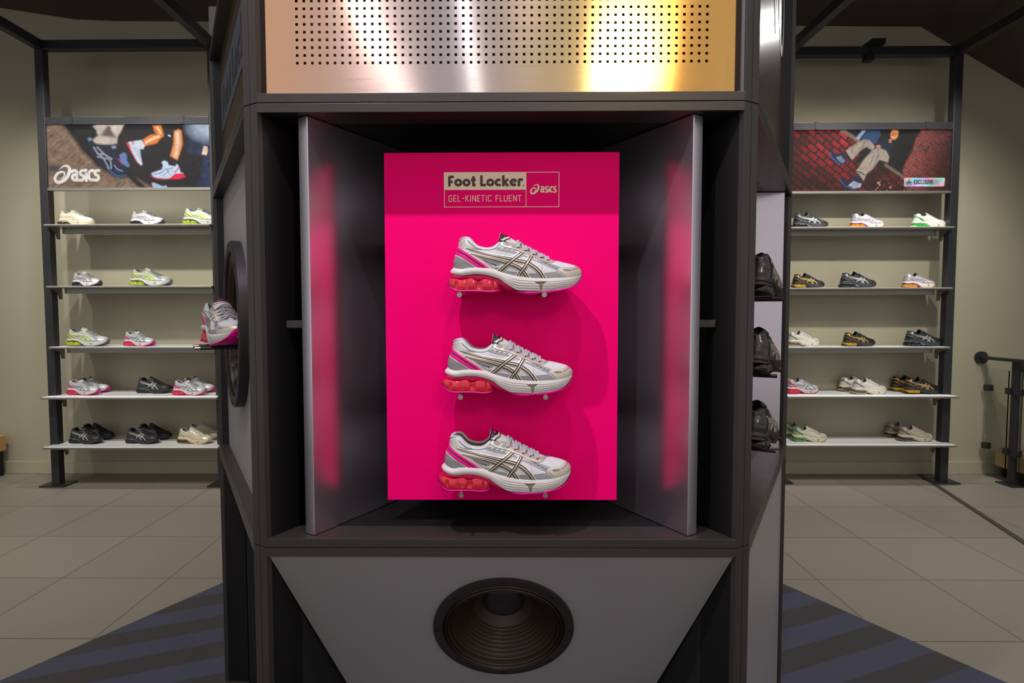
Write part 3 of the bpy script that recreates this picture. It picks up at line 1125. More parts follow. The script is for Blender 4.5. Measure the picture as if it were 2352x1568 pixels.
    if hi:
        P.stroke(curve([(1660, 592), (1700, 588), (1770, 588), (1830, 570), (1872, 545)], 4), 7, g('dark'), 2, .2)
        P.poly([(1658, 592), (1780, 586), (1750, 604), (1690, 610)], g('dark'), 3, .2)
        for q in range(5):
            P.ell(1690 + q * 20, 598 - q * 2, 5, 8, g('cap'), 2)
        # stitching
        for pts, stp in ((curve([(905, 300), (960, 306), (1100, 338), (1250, 396), (1400, 466), (1480, 490), (1545, 484)], 5), 1),
                         (curve([(590, 405), (700, 478), (850, 592)], 14), 1), (curve([(1600, 610), (1640, 645), (1690, 690)], 6), 1)):
            pa = np.array(pts)
            L = np.concatenate([[0], np.cumsum(np.hypot(*np.diff(pa, axis=0).T))])
            for q in np.arange(0, L[-1], 15):
                x_, y_ = np.interp(q, L, pa[:, 0]), np.interp(q, L, pa[:, 1])
                P.ell(x_, y_, 4.5, 3.5, g('mesh') if sum(g('mesh')) < 300 else (244, 240, 230), 2)
    return P

EYES = [(1105, 318), (1205, 352), (1305, 400), (1395, 436), (1480, 468)]

SHELL_C = [(322, .70), (850, .70), (930, .52), (1000, .38), (1200, .30), (1500, .24), (1600, .12), (1660, .0), (1920, .0)]

def upper_pts(s, v, side, scale=1.0):
    xb = np.interp(v, [0, .25, .5, .75, 1], [326, 326, 343, 374, 398])
    xt = 1914.0
    x = xb + (xt - xb) * s
    z0 = zi(x, Z0C)
    z1 = zi(x, Z1C)
    z = z0 + (z1 - z0) * v
    c = zi(x, SHELL_C)
    pr = c + (1 - c) * (1 - np.clip(v, 0, 1) ** 2.3) ** .6
    bul = 1 + .05 * np.sin(PI * np.clip(v, 0, 1)) * (x < 1400)
    y = plan(x, xb, xt) * pr * bul * scale
    return x, y * side, z

def shoe_meshes(p, hi=True, gloss=False):
    out = []
    ns, nv = (430, 170) if hi else (96, 40)
    t = param(ns, hi)
    v = np.linspace(0, 1, nv)
    v = 1 - (1 - v) ** 1.15
    rings = []
    for side, ss in ((-1, t), (1, t[::-1])):
        s_, v_ = np.meshgrid(ss, v, indexing='ij')
        x, y, z = upper_pts(s_, v_, side)
        rings.append((x, y, z))
    x = np.concatenate([rings[0][0], rings[1][0][1:-1]])
    y = np.concatenate([rings[0][1], rings[1][1][1:-1]])
    z = np.concatenate([rings[0][2], rings[1][2][1:-1]])
    P = paint_upper(x, z, p, hi)
    # heel label and toe box fix at the front view: base paint already follows height
    hh = P.H * (1.0 if hi else .5)
    wl = np.maximum(np.abs(y), 60)
    y = y * (1 + hh / wl)
    out.append(('upper', grid_mesh('upper', to_m(x, y, z), True, P.C, M_upper_gloss if gloss else M_upper)))
    # lining
    n2 = 120 if hi else 40
    t2 = param(n2, False) * .62
    vv = np.linspace(.985, .30, 8)
    rr_ = []
    for side, ss in ((-1, t2[::-1]), (1, t2)):
        s_, v_ = np.meshgrid(ss, vv, indexing='ij')
        a = upper_pts(s_, v_, side, .88)
        rr_.append((np.maximum(a[0], 420 + 0 * a[0]), a[1], a[2]))
    x, y, z = (np.concatenate([rr_[0][i], rr_[1][i][1:]]) for i in range(3))
    cc = np.ones(x.shape + (4,))
    cc[..., :3] = lin(p['lining'])
    cc[..., 3] = 0
    me = grid_mesh('lining', to_m(x, y, z), False, cc, M_upper)
    out.append(('lining', me))
    # insole
    # collar roll
    nc = 110 if hi else 36
    ts = np.linspace(0, 1, nc)
    sx_ = (.5 - .5 * np.cos(PI * np.linspace(0, 1, nc))) * .335
    top = []
    for side, ss in ((-1, sx_[::-1]), (1, sx_[1:])):
        a = upper_pts(ss, np.ones_like(ss) * .99, side, .94)
        top += list(zip(np.maximum(a[0], 418), a[1], a[2] + 6))
    top = np.array(top)
    mb_pts = tube_along(top, 21, 12 if hi else 7, flat=.8)
    cc = np.ones(mb_pts.shape[:2] + (4,))
    cc[..., :3] = lin(p['collar'])
    cc[..., 3] = 0
    out.append(('collar', grid_mesh('collar', to_m(mb_pts[..., 0], mb_pts[..., 1], mb_pts[..., 2]), False, cc, M_upper)))
    # tongue
    nt_, nw = (260, 141) if hi else (24, 11)
    tp = smooth_curve([(908, 122), (960, 140), (1040, 188), (1110, 232), (1200, 290), (1300, 342), (1420, 402), (1520, 446), (1610, 478)], 8)
    L = np.linspace(0, 1, nt_)
    li = np.linspace(0, 1, len(tp))
    tx, tz = np.interp(L, li, tp[:, 0]), np.interp(L, li, tp[:, 1])
    hwid = np.interp(L, [0, .06, .15, .4, 1], [95, 140, 155, 115, 60])
    q = np.linspace(-1, 1, nw)
    sag = np.interp(L, [0, .1, .3, 1], [95, 90, 70, 30])
    Xg = tx[:, None] - 20 * q[None] ** 2 - 14 * (np.abs(q[None]) ** 6) * 0
    Yg = hwid[:, None] * q[None]
    Zg = tz[:, None] + sag[:, None] * np.abs(q[None]) ** 2.2
    # thickness: wrap under
    Xu, Yu, Zu = Xg - 6, Yg * .92, Zg + 26
    Xa = np.concatenate([Xg, Xu[:, ::-1]], 1)
    Ya = np.concatenate([Yg, Yu[:, ::-1]], 1)
    Za = np.concatenate([Zg, Zu[:, ::-1]], 1)
    Xa = np.concatenate([Xa, Xa[:, :1]], 1); Ya = np.concatenate([Ya, Ya[:, :1]], 1); Za = np.concatenate([Za, Za[:, :1]], 1)
    # paint in (along, across) space, L measured in units
    Ls = (L * 780)[:, None] + 0 * Xa
    P = Painter(Ls, Ya.copy(), p['mesh'], 0)
    if hi:
        dots = (np.sin(Ls * .42) * np.sin(Ya * .42)) > .45
        P.C[..., :3] *= (1 - .2 * dots)[..., None]
    P.poly([(10, -140), (10, 140), (90, 140), (150, 75), (150, -75), (90, -140)], p['label'], 4, .4)
    P.stroke([(76, -172), (104, -148), (162, -80), (162, 80), (104, 148), (76, 172)], 12, p['accent'], 3, .6)
    P.stroke([(92, -176), (122, -154), (180, -86), (180, 86), (122, 154), (92, 176)], 15, p['dark'], 3, .3)
    P.stroke([(108, -180), (142, -160), (198, -92), (198, 92), (142, 160), (108, 180)], 9, p['accent'], 3, .6)
    if hi:
        K = p['tonguelogo']
        P.stroke([(112 - yy_ * 46, -80 + xx_ * 54) for xx_, yy_ in SP], [v_ * 50 for v_ in SPW], K, 2)
        ls, _ = layout('asics', BRAND, 0, 0, 36, .95, .02)
        for l in ls:
            P.stroke([(106 - b__, -20 + a__) for a__, b__ in l], 8, K, 2)
    Xa, Za = Xa.copy(), Za.copy()
    out.append(('tongue', grid_mesh('tongue', to_m(Xa, Ya, Za), False, P.C, M_upper, flip=True)))
    # laces
    segs = []
    def at_eye(i, side):
        ex, ey = EYES[i]
        z1, z0 = zi(np.array([ex]), Z1C)[0], zi(np.array([ex]), Z0C)[0]
        v_ = np.clip((z0 - ey) / (z0 - z1), 0, .995)
        xb = 398.
        s_ = (ex - 360.) / (1914 - 360.)
        a = upper_pts(np.array([s_]), np.array([v_]), side)
        return np.array([a[0][0], a[1][0] + side * 6, ey])
    ztop = lambda x_: np.interp(x_, tp[:, 0], tp[:, 1])
    def lace(a, b):
        m_ = (a + b) / 2
        m_[2] = ztop(m_[0]) - 22
        q1 = a * .72 + b * .28
        q1[2] = ztop(q1[0]) + 2
        q2 = a * .28 + b * .72
        q2[2] = ztop(q2[0]) + 2
        return [a, q1, m_, q2, b]
    E_ = {(i, sd): at_eye(i, sd) for i in range(5) for sd in (-1, 1)}
    for i in range(5):
        segs.append(lace(E_[i, -1], E_[i, 1]))
    for i in range(4):
        segs.append(lace(E_[i, -1], E_[i + 1, 1] + np.array([-18, 0, 0])))
        segs.append(lace(E_[i, 1], E_[i + 1, -1] + np.array([-18, 0, 0])))
    allP, off = [], 0
    V, F = [], []
    ncir = 10 if hi else 5
    for sgm in segs:
        c = np.array(curve([tuple(q_) for q_ in sgm], 7 if hi else 2))
        T = tube_along(c, 19, ncir, flat=.4)
        V.append(to_m(T[..., 0], T[..., 1], T[..., 2]).reshape(-1, 3))
        nu_, nv_ = T.shape[:2]
        for i in range(nu_ - 1):
            for j in range(nv_ - 1):
                F.append((off + i * nv_ + j, off + (i + 1) * nv_ + j, off + (i + 1) * nv_ + j + 1, off + i * nv_ + j + 1))
        off += nu_ * nv_
    me = bpy.data.meshes.new('lace')
    me.from_pydata(np.concatenate(V).tolist(), [], F)
    me.polygons.foreach_set('use_smooth', [True] * len(me.polygons))
    me.materials.append(mat('lace_' + p['name'], p['lace'], .7))
    out.append(('lace', me))
    # midsole
    ns2, nv2 = (300, 60) if hi else (90, 14)
    ZB = smooth_curve([(286, 618), (320, 640), (380, 652), (440, 658), (520, 650), (600, 642), (700, 647), (800, 668), (900, 704), (960, 748), (1040, 797), (1110, 832), (1200, 842), (1330, 846), (1420, 848), (1600, 826), (1720, 803), (1800, 770), (1860, 722), (1900, 680), (1916, 656)])
    t = param(ns2, hi)
    v = np.linspace(0, 1, nv2)
    def mid_ring(side, tt, scale=1.0):
        s_, v_ = np.meshgrid(tt, v, indexing='ij')
        xb = np.interp(v_, [0, .25, .55, 1], [312, 286, 292, 322])
        xt = np.interp(v_, [0, 1], [1912, 1922])
        x = xb + (xt - xb) * s_
        z0, z1 = zi(x, ZB), zi(x, Z0C) - 4
        z = z0 + (z1 - z0) * v_
        flare = np.interp(x, [286, 500, 900, 1200, 1900], [1.08, 1.10, 1.10, 1.05, 1.04])
        y = plan(x, xb, xt, 200, 430) * flare * (1 + .05 * np.sin(PI * v_))
        return x, y * side * scale, z, v_
    ra, rb = mid_ring(-1, t), mid_ring(1, t[::-1])
    x, y, z, v_ = (np.concatenate([ra[i], rb[i][1:-1]]) for i in range(4))
    P = Painter(x, z, p['sole'], 0)
    for lv, gw in ((.14, .022), (.33, .026), (.52, .026), (.70, .022)):
        fade = np.clip((x - 980) / 90, 0, 1) * np.clip((1900 - x) / 40, 0, 1)
        wob = lv + .02 * np.sin(x / 90)
        m_ = np.clip(1 - np.abs(v_ - wob) / gw * (1 if hi else .7), 0, 1) * fade
        P._apply(m_ * .95, p['groove'], None, -10)
    P.poly([(1310, 738), (1455, 735), (1418, 775), (1402, 850), (1385, 850), (1362, 775)], p['notch'], 3 if hi else 9, 0, -14)
    P.poly([(1905, 560), (1990, 560), (1990, 760), (1820, 780), (1850, 750), (1895, 690)], p['outsole'], 4, .2, 2)
    y = y * (1 + P.H / np.maximum(np.abs(y), 60))
    # close the underside by pulling a ring inwards
    xi, yi, zi_ = x[:, :1] * .97 + 30, y[:, :1] * .25, z[:, :1] + 2
    x2, y2, z2 = np.concatenate([xi, x], 1), np.concatenate([yi, y], 1), np.concatenate([zi_, z], 1)
    C2 = np.concatenate([P.C[:, :1], P.C], 1)
    xo, yo, zo = x[:, -1:], y[:, -1:] * .80, z[:, -1:] - 4
    x2, y2, z2 = np.concatenate([x2, xo], 1), np.concatenate([y2, yo], 1), np.concatenate([z2, zo], 1)
    C2 = np.concatenate([C2, C2[:, -1:]], 1)
    out.append(('midsole', grid_mesh('midsole', to_m(x2, y2, z2), True, C2, M_foam)))
    # shank under the heel
    def band(name, xb0, xt0, topc, botc, wsc, m, nn=90, kk=8, Rb=150., Rt=120., lobes=None, wfix=None, prof=.05):
        nn = nn if hi else nn // 3
        tt = param(nn, hi)
        vv_ = np.linspace(0, 1, kk)
        res = []
        for side, q_ in ((-1, tt), (1, tt[::-1])):
            s_, v2 = np.meshgrid(q_, vv_, indexing='ij')
            x_ = xb0 + (xt0 - xb0) * s_
            zt_, zb_ = zi(x_, topc), zi(x_, botc)
            z_ = zb_ + (zt_ - zb_) * v2
            w0 = zi(x_, WP) if wfix is None else wfix + 0 * x_
            a_ = np.clip((x_ - xb0) / Rb, 0, 1)
            b2 = np.clip((xt0 - x_) / Rt, 0, 1)
            y_ = w0 * wsc * (1 - (1 - a_) ** 2.2) ** .5 * (1 - (1 - b2) ** 2.2) ** .5
            y_ = y_ * (1 + prof * np.sin(PI * v2))
            if lobes is not None:
                lob = lobes(x_)
                y_ = y_ * (1 + .16 * lob * (.35 + .65 * np.sin(PI * np.clip(v2, .05, .95))))
            res.append((x_, y_ * side, z_))
        x_, y_, z_ = (np.concatenate([res[0][i], res[1][i][1:-1]]) for i in range(3))
        cx_ = (xb0 + xt0) / 2
        def cap(col_):
            return (x_[:, col_:col_ + 1] * .15 + cx_ * .85, y_[:, col_:col_ + 1] * .05, z_[:, col_:col_ + 1] * .3 + z_[:, col_:col_ + 1].mean() * .7)
        if name != 'outsole':
            a_, b3 = cap(0), cap(kk - 1)
            x_ = np.concatenate([a_[0], x_, b3[0]], 1)
            y_ = np.concatenate([a_[1], y_, b3[1]], 1)
            z_ = np.concatenate([a_[2], z_, b3[2]], 1)
        else:
            x_ = np.concatenate([x_[:, :1], x_], 1)
            y_ = np.concatenate([y_[:, :1] * .02, y_], 1)
            z_ = np.concatenate([z_[:, :1], z_], 1)
        return grid_mesh(name, to_m(x_, y_, z_), True, None, m)
    shank = band('shank', 298, 1125, smooth_curve([(298, 625), (380, 648), (440, 655), (520, 648), (600, 640), (700, 644), (800, 664), (900, 700), (1000, 765), (1125, 832)]),
                 smooth_curve([(298, 668), (400, 690), (560, 695), (640, 712), (720, 700), (820, 730), (900, 768), (1000, 815), (1060, 838), (1125, 842)]), .93,
                 mat('shank_' + p['name'], p['shank'], .4), 110, 8)
    out.append(('shank', shank))
    if 'gelm' not in p:
        gm = mat('gel_' + p['name'], p['gel'], .08)
        g_ = gm.node_tree.nodes['Principled BSDF']
        g_.inputs['Transmission Weight'].default_value = .42 if not gloss else 0
        g_.inputs['Coat Weight'].default_value = .6
        g_.inputs['Subsurface Weight'].default_value = 0.0
        p['gelm'] = gm
    cs = [(300, 70), (445, 62), (560, 62), (745, 72), (872, 56)]
    lob = lambda x_: sum(np.clip(1 - ((x_ - c_) / w_) ** 4, -0.0, 1) for c_, w_ in cs) - .9 + np.clip((x_ - 610) / 20, 0, 1) * 0
    gtop = smooth_curve([(244, 742), (262, 712), (300, 692), (380, 704), (450, 708), (560, 690), (640, 728), (720, 700), (800, 712), (870, 732), (920, 765), (934, 800)])
    gbot = smooth_curve([(244, 756), (300, 790), (390, 834), (500, 836), (600, 836), (700, 840), (770, 846), (860, 838), (934, 812)])
    out.append(('gel_cushion', band('gel_cushion', 246, 934, gtop, gbot, 1.06, p['gelm'], 230, 14, 170, 110, lob, 195, prof=.06)))
    om = mat('outsole_' + p['name'], p['outsole'], .38)
    heel_b = band('outsole', 241, 938, gbot - np.array([0, 4]), gbot + np.array([0, 14]), 1.16, om, 120, 4, 170, 110, None, 195, .02)
    ot = smooth_curve([(1050, 836), (1150, 842), (1300, 850), (1420, 848), (1600, 826), (1720, 806), (1800, 779), (1850, 742), (1880, 706), (1905, 650), (1926, 596)])
    ob = smooth_curve([(1050, 842), (1110, 862), (1200, 880), (1310, 882), (1400, 868), (1460, 872), (1600, 850), (1720, 822), (1800, 787), (1866, 740), (1912, 672), (1930, 606)])
    fore = band('outsole', 1050, 1929, ot, ob, 1.02, om, 160, 4, 200, 330, None, None, .02)
    bm = bmesh.new()
    bm.from_mesh(heel_b)
    bm.from_mesh(fore)
    om_me = bpy.data.meshes.new('outsole')
    bm.to_mesh(om_me)
    bm.free()
    om_me.materials.append(om)
    om_me.polygons.foreach_set('use_smooth', [True] * len(om_me.polygons))
    out.append(('outsole', om_me))
    return out

def tube_along(c, r, n, flat=1.0):
    """c: (k,3) unit coordinates (x, y, z-down). returns (k, n+1, 3)"""
    d = np.gradient(c, axis=0)
    d /= np.linalg.norm(d, axis=1)[:, None] + 1e-9
    upv = np.array([0, 0, -1.0])
    side = np.cross(d, upv)
    side /= np.linalg.norm(side, axis=1)[:, None] + 1e-9
    nn = np.cross(side, d)
    a = np.linspace(0, 2 * PI, n + 1)
    return c[:, None, :] + r * (np.cos(a)[None, :, None] * side[:, None, :] + flat * np.sin(a)[None, :, None] * nn[:, None, :])

def pal(name, **k):
    base = dict(name=name, mesh=(196, 199, 200), grey=(142, 142, 144), silver=(206, 202, 192), dark=(48, 42, 40), accent=(212, 200, 180), stripe=(240, 0, 140),
                sole=(208, 205, 200), groove=(86, 78, 70), notch=(132, 120, 106), gel=(255, 44, 78), shank=(232, 0, 100), outsole=(232, 0, 150),
                lining=(176, 158, 138), collar=(184, 185, 190), lace=(160, 160, 164), label=(40, 16, 30), tonguelogo=(240, 0, 130), cap=(192, 184, 168), logo=(110, 106, 102))
    base.update(k)
    return base

PAL = {
    'silver_pink': pal('silver_pink'),
    'silver_pink_small': pal('silver_pink_small', mesh=(205, 212, 220), cap=(200, 204, 210), logo=(120, 122, 128)),
    'cream': pal('cream', mesh=(224, 220, 204), grey=(206, 194, 158), silver=(228, 224, 212), stripe=(225, 218, 200), logo=(206, 192, 150), cap=(230, 224, 204), dark=(150, 135, 110),
                 sole=(214, 204, 176), gel=(60, 48, 36), shank=(200, 188, 150), outsole=(210, 198, 165), lace=(230, 226, 214), label=(220, 214, 200), collar=(226, 222, 220)),
    'silver_black': pal('silver_black', mesh=(206, 208, 210), stripe=(222, 190, 204), sole=(226, 220, 232), gel=(30, 34, 34), shank=(52, 54, 56), outsole=(44, 46, 50), cap=(200, 200, 200), logo=(140, 140, 142), label=(210, 210, 214)),
    'lime': pal('lime', mesh=(208, 216, 220), stripe=(196, 214, 30), logo=(178, 192, 40), gel=(190, 220, 10), shank=(62, 70, 66), outsole=(96, 104, 110), grey=(150, 160, 166), label=(190, 206, 40), cap=(206, 210, 212), collar=(110, 122, 134)),
    'black_silver': pal('black_silver', mesh=(40, 42, 44), grey=(30, 32, 34), silver=(70, 72, 76), stripe=(60, 62, 66), logo=(186, 186, 182), dark=(24, 24, 24), accent=(170, 168, 164), cap=(44, 46, 48), sole=(46, 48, 52), notch=(30, 30, 30), groove=(20, 20, 20),
                        gel=(22, 22, 24), shank=(140, 146, 152), outsole=(26, 26, 28), lace=(36, 36, 38), label=(30, 30, 30), collar=(34, 34, 36), lining=(30, 30, 32)),
    'black_green': pal('black_green', mesh=(44, 46, 50), grey=(30, 32, 34), silver=(150, 150, 156), stripe=(58, 62, 60), logo=(190, 192, 194), dark=(24, 24, 24), accent=(170, 170, 170), cap=(52, 56, 60), sole=(50, 54, 60), notch=(60, 60, 64), groove=(20, 20, 20),
                       gel=(18, 20, 22), shank=(120, 130, 140), outsole=(30, 32, 34), lace=(36, 36, 38), label=(30, 30, 30), collar=(34, 36, 38), lining=(30, 30, 32)),
    'black_gold': pal('black_gold', mesh=(34, 34, 34), grey=(26, 26, 28), silver=(196, 152, 76), stripe=(40, 36, 32), logo=(200, 168, 104), dark=(22, 22, 22), accent=(190, 160, 100), cap=(42, 44, 48), sole=(44, 44, 48), notch=(60, 60, 60), groove=(20, 20, 20),
                      gel=(226, 176, 10), shank=(54, 52, 48), outsole=(34, 34, 36), lace=(30, 30, 30), label=(26, 26, 26), collar=(30, 30, 30), lining=(28, 28, 28)),
    'lilac': pal('lilac', mesh=(196, 194, 204), grey=(160, 158, 170), silver=(206, 204, 214), stripe=(176, 172, 184), logo=(150, 146, 160), cap=(206, 204, 212), sole=(226, 218, 200), gel=(238, 160, 20), shank=(150, 30, 130), outsole=(210, 160, 120), label=(30, 30, 30), collar=(190, 188, 196)),
    'white_green': pal('white_green', mesh=(232, 232, 228), grey=(206, 210, 206), silver=(236, 234, 228), stripe=(96, 170, 120), logo=(226, 224, 216), cap=(232, 228, 218), sole=(236, 228, 208), gel=(60, 200, 70), shank=(110, 180, 110), outsole=(200, 210, 190), label=(226, 226, 220), collar=(150, 190, 160)),
    'cream_green': pal('cream_green', mesh=(196, 194, 178), grey=(176, 176, 162), silver=(190, 190, 180), stripe=(70, 160, 100), logo=(206, 204, 190), cap=(214, 202, 170), sole=(224, 212, 180), gel=(20, 160, 60), shank=(226, 214, 184), outsole=(206, 194, 160), lace=(200, 196, 182), label=(200, 196, 184), collar=(120, 170, 130)),
    'white': pal('white', mesh=(232, 230, 226), grey=(206, 200, 192), silver=(226, 224, 220), stripe=(160, 152, 146), logo=(222, 216, 204), cap=(238, 234, 226), sole=(222, 214, 196), gel=(120, 104, 74), shank=(212, 204, 186), outsole=(216, 208, 188), label=(200, 204, 216), collar=(226, 226, 232), lace=(236, 234, 230)),
    'taupe': pal('taupe', mesh=(176, 166, 150), grey=(160, 148, 128), silver=(176, 164, 144), stripe=(120, 104, 92), logo=(190, 176, 150), cap=(222, 220, 216), sole=(206, 196, 172), gel=(58, 44, 34), shank=(190, 178, 152), outsole=(180, 168, 142), label=(176, 166, 156), collar=(166, 158, 160), lace=(180, 170, 158)),
    'beige': pal('beige', mesh=(206, 200, 186), grey=(202, 184, 148), silver=(214, 204, 184), stripe=(206, 196, 176), logo=(214, 198, 158), cap=(232, 230, 226), sole=(224, 208, 176), gel=(66, 50, 38), shank=(214, 198, 160), outsole=(214, 198, 160), label=(214, 208, 200), collar=(216, 214, 218), lace=(222, 214, 196)),
    'gloss_black': pal('gloss_black', mesh=(36, 35, 34), grey=(24, 23, 22), silver=(26, 25, 24), stripe=(30, 28, 28), logo=(200, 194, 186), dark=(26, 25, 24), accent=(226, 218, 206), cap=(40, 39, 38), sole=(38, 37, 36), notch=(24, 24, 24), groove=(14, 14, 14),
                       gel=(16, 16, 18), shank=(70, 66, 62), outsole=(24, 23, 22), lace=(26, 26, 26), label=(24, 24, 24), collar=(24, 24, 24), lining=(24, 24, 24), tonguelogo=(150, 144, 136)),
}
CACHE = {}
def get_shoe(key, hi=False, gloss=False):
    k_ = (key, hi)
    if k_ not in CACHE:
        root = bpy.data.objects.new('running_shoe', None)
        root.empty_display_size = .05
        parts = []
        for nm, me in shoe_meshes(PAL[key], hi, gloss):
            o = bpy.data.objects.new(nm, me)
            parts.append(o)
        CACHE[k_] = (root, parts)
    return CACHE[k_]

def place_shoe(key, loc, rz, label, group, scale=1.0, hi=False, gloss=False, ry=0.0):
    root, parts = get_shoe(key, hi, gloss)
    r = root.copy()
    COL.objects.link(r)
    r.location = loc
    r.rotation_euler = (0, ry, rz)
    r.scale = (scale,) * 3
    tag(r, label, 'shoe', group)
    for p_ in parts:
        c = p_.copy()
        COL.objects.link(c)
        c.parent = r
    return r

G1 = 'silver and pink running shoes on the pink board'
place_shoe('silver_pink', (.0293, 1.222, 1.4062), 0, 'silver running shoe with red heel pods, topmost of three on the pink board', G1, 1.0, True)
place_shoe('silver_pink', (.0138, 1.222, 1.1985), 0, 'silver running shoe with red heel pods, middle of three on the pink board', G1, .98, True, ry=0.0)
place_shoe('silver_pink', (.0086, 1.222, .9935), 0, 'silver running shoe with red heel pods, lowest of three on the pink board', G1, 1.0, True)
# shoe on the pegs of the big round speaker, toe to the viewer
tf = face_tf(-1)
lx = tf(.0, -.008, SPZ - .057)
place_shoe('silver_pink', lx, math.radians(-51), 'grey running shoe with pink toe rubber, toe forward on two rods before the round speaker', 'display shoes on the tower', 1.0, True)
tf = face_tf(1)
for zz, u, wh in ((1.4062, .0293, 'topmost of three in the right niche'),
                  (1.1985, .0138, 'middle of three in the right niche'),
                  (.9935, .0086, 'lowest of three in the right niche')):
    place_shoe('gloss_black', tf(u, .042, zz), math.radians(60), 'glossy black running shoe seen from behind, ' + wh, 'black shoes in the right niche', 1.0, True, True)

# ==================================================================== SHELF UNITS
def poster_left(X, Y):
    Painter.SOFT = 2.0
    P = Painter(X, Y, (30, 28, 31))
    n = fbm(X / 90 - Y / 160, (Y + X * .55) / 30, 3)
    n2 = fbm(X / 30, Y / 30, 9)
    rock = [(20, 30), (250, 30), (330, 130), (420, 250), (540, 420), (640, 510), (700, 600), (830, 680), (960, 760), (1080, 780), (1180, 740), (1300, 800), (1480, 900), (1500, 960), (20, 960)]
    P.poly(rock, (128, 104, 86), 30)
    m_ = (P.C[..., 0] > .1)
    P.C[..., :3] *= np.where(m_, .45 + 1.1 * n * (.6 + .8 * n2), 1)[..., None]
    P.poly([(30, 580), (160, 600), (260, 650), (200, 720), (30, 680)], (44, 48, 62), 50, op=.8)
    P.stroke([(1180, 740), (1300, 850), (1400, 940)], 70, (26, 24, 26), 30)
    # trouser cuff
    P.poly([(690, 60), (760, 30), (1130, 40), (1080, 140), (1035, 200), (1020, 300), (900, 320), (730, 300), (660, 250), (760, 190)], (196, 180, 166), 16)
    P.poly([(890, 60), (960, 60), (940, 110), (1000, 210), (840, 200), (800, 180)], (60, 50, 46), 22, op=.85)
    P.poly([(640, 160), (690, 80), (740, 120), (700, 230)], (26, 22, 24), 16)
    P.poly([(930, 60), (1120, 45), (1030, 190), (980, 150)], (214, 198, 184), 12)
    # dark shoe
    P.poly([(600, 200), (680, 230), (700, 330), (900, 320), (1010, 330), (1000, 420), (1060, 560), (1140, 680), (1130, 750), (1040, 775), (940, 730), (860, 660), (780, 600), (720, 500), (640, 400)], (30, 36, 60), 14)
    P.poly([(850, 620), (930, 660), (1140, 700), (1130, 760), (1040, 775), (930, 735)], (52, 72, 112), 10)
    P.stroke([(940, 665), (1020, 715), (1130, 710)], 26, (12, 12, 18), 8)
    for a in ([(690, 350), (740, 430), (820, 500), (870, 590), (890, 640)], [(740, 350), (820, 430), (900, 500), (925, 560), (925, 640)], [(740, 440), (840, 450), (940, 510)], [(740, 480), (840, 505), (930, 515)]):
        P.stroke(a, 22, (170, 172, 184), 6)
        P.stroke(a, 7, (60, 66, 92), 4)
    P.ell(640, 240, 30, 24, (110, 130, 150), 20)
    P.ell(975, 350, 36, 22, (150, 160, 190), 14, op=.8)
    P.stroke([(970, 600), (1010, 650), (1080, 680)], 14, (150, 156, 190), 10)
    # small far shoe
    P.poly([(1050, 450), (1120, 425), (1155, 450), (1150, 530), (1190, 600), (1170, 630), (1110, 600), (1060, 540)], (96, 122, 176), 12)
    P.stroke([(1030, 510), (1080, 580)], 12, (210, 40, 70), 6)
    # raised leg and shoe
    P.poly([(1530, 60), (1650, 55), (1685, 180), (1670, 215), (1620, 220), (1560, 150)], (232, 128, 52), 12)
    P.poly([(1380, 250), (1500, 180), (1600, 170), (1660, 210), (1580, 300), (1420, 335)], (232, 124, 48), 12)
    P.stroke([(1430, 285), (1540, 230), (1610, 205)], 34, (250, 214, 170), 26)
    P.stroke([(1595, 80), (1640, 160)], 26, (250, 210, 160), 24)
    P.poly([(1145, 285), (1180, 290), (1240, 420), (1225, 440), (1200, 400)], (226, 26, 60), 6)
    P.poly([(1180, 280), (1260, 265), (1360, 255), (1415, 330), (1390, 380), (1340, 380), (1350, 480), (1372, 590), (1345, 605), (1290, 540), (1230, 420)], (206, 214, 228), 8)
    P.poly([(1290, 270), (1370, 255), (1415, 330), (1380, 360), (1310, 320)], (226, 226, 234), 8)
    P.stroke([(1215, 420), (1290, 560), (1350, 602)], 8, (220, 40, 90), 4)
    P.stroke([(1240, 270), (1250, 310)], 16, (214, 30, 80), 4)
    for q in range(5):
        P.stroke([(1270 + q * 12, 370 + q * 34), (1350 + q * 3, 385 + q * 30)], 7, (140, 156, 186), 6)
    # standing leg and shoe
    P.poly([(1830, 130), (1890, 105), (1935, 130), (1950, 300), (1920, 400), (1865, 535), (1765, 475), (1810, 320)], (226, 132, 66), 12)
    P.poly([(1850, 150), (1900, 140), (1905, 320), (1860, 500), (1825, 480), (1850, 320)], (248, 214, 180), 26)
    P.poly([(1490, 710), (1640, 660), (1660, 600), (1640, 560), (1680, 535), (1730, 560), (1740, 600), (1840, 620), (1845, 585), (1875, 600), (1910, 700), (1945, 710), (1900, 760), (1700, 790), (1520, 770)], (196, 210, 232), 8)
    P.poly([(1760, 770), (1830, 720), (1940, 715), (1975, 765), (1880, 795), (1760, 795)], (236, 24, 66), 8)
    P.stroke([(1480, 745), (1560, 790), (1700, 800), (1760, 790)], 18, (180, 40, 40), 8)
    P.stroke([(1885, 630), (1825, 700)], 12, (224, 20, 80), 4)
    for a in ([(1600, 720), (1700, 660), (1800, 640)], [(1660, 740), (1740, 680)], [(1700, 640), (1760, 740)], [(1520, 735), (1640, 700)]):
        P.stroke(a, 9, (110, 130, 166), 6)
    P.poly([(1490, 850), (1520, 840), (1640, 890), (1700, 880), (1710, 920), (1510, 925)], (160, 190, 216), 8)
    P.stroke([(1490, 850), (1515, 920)], 10, (224, 40, 90), 4)
    # denim figure at the right
    P.poly([(1990, 90), (2080, 60), (2230, 60), (2330, 110), (2330, 960), (2080, 960), (2190, 740), (2250, 480), (2120, 440), (2010, 420), (2050, 260)], (38, 50, 82), 30)
    d_ = fbm(X / 40, Y / 60, 5)
    msk = np.clip((X - 1980) / 60, 0, 1)
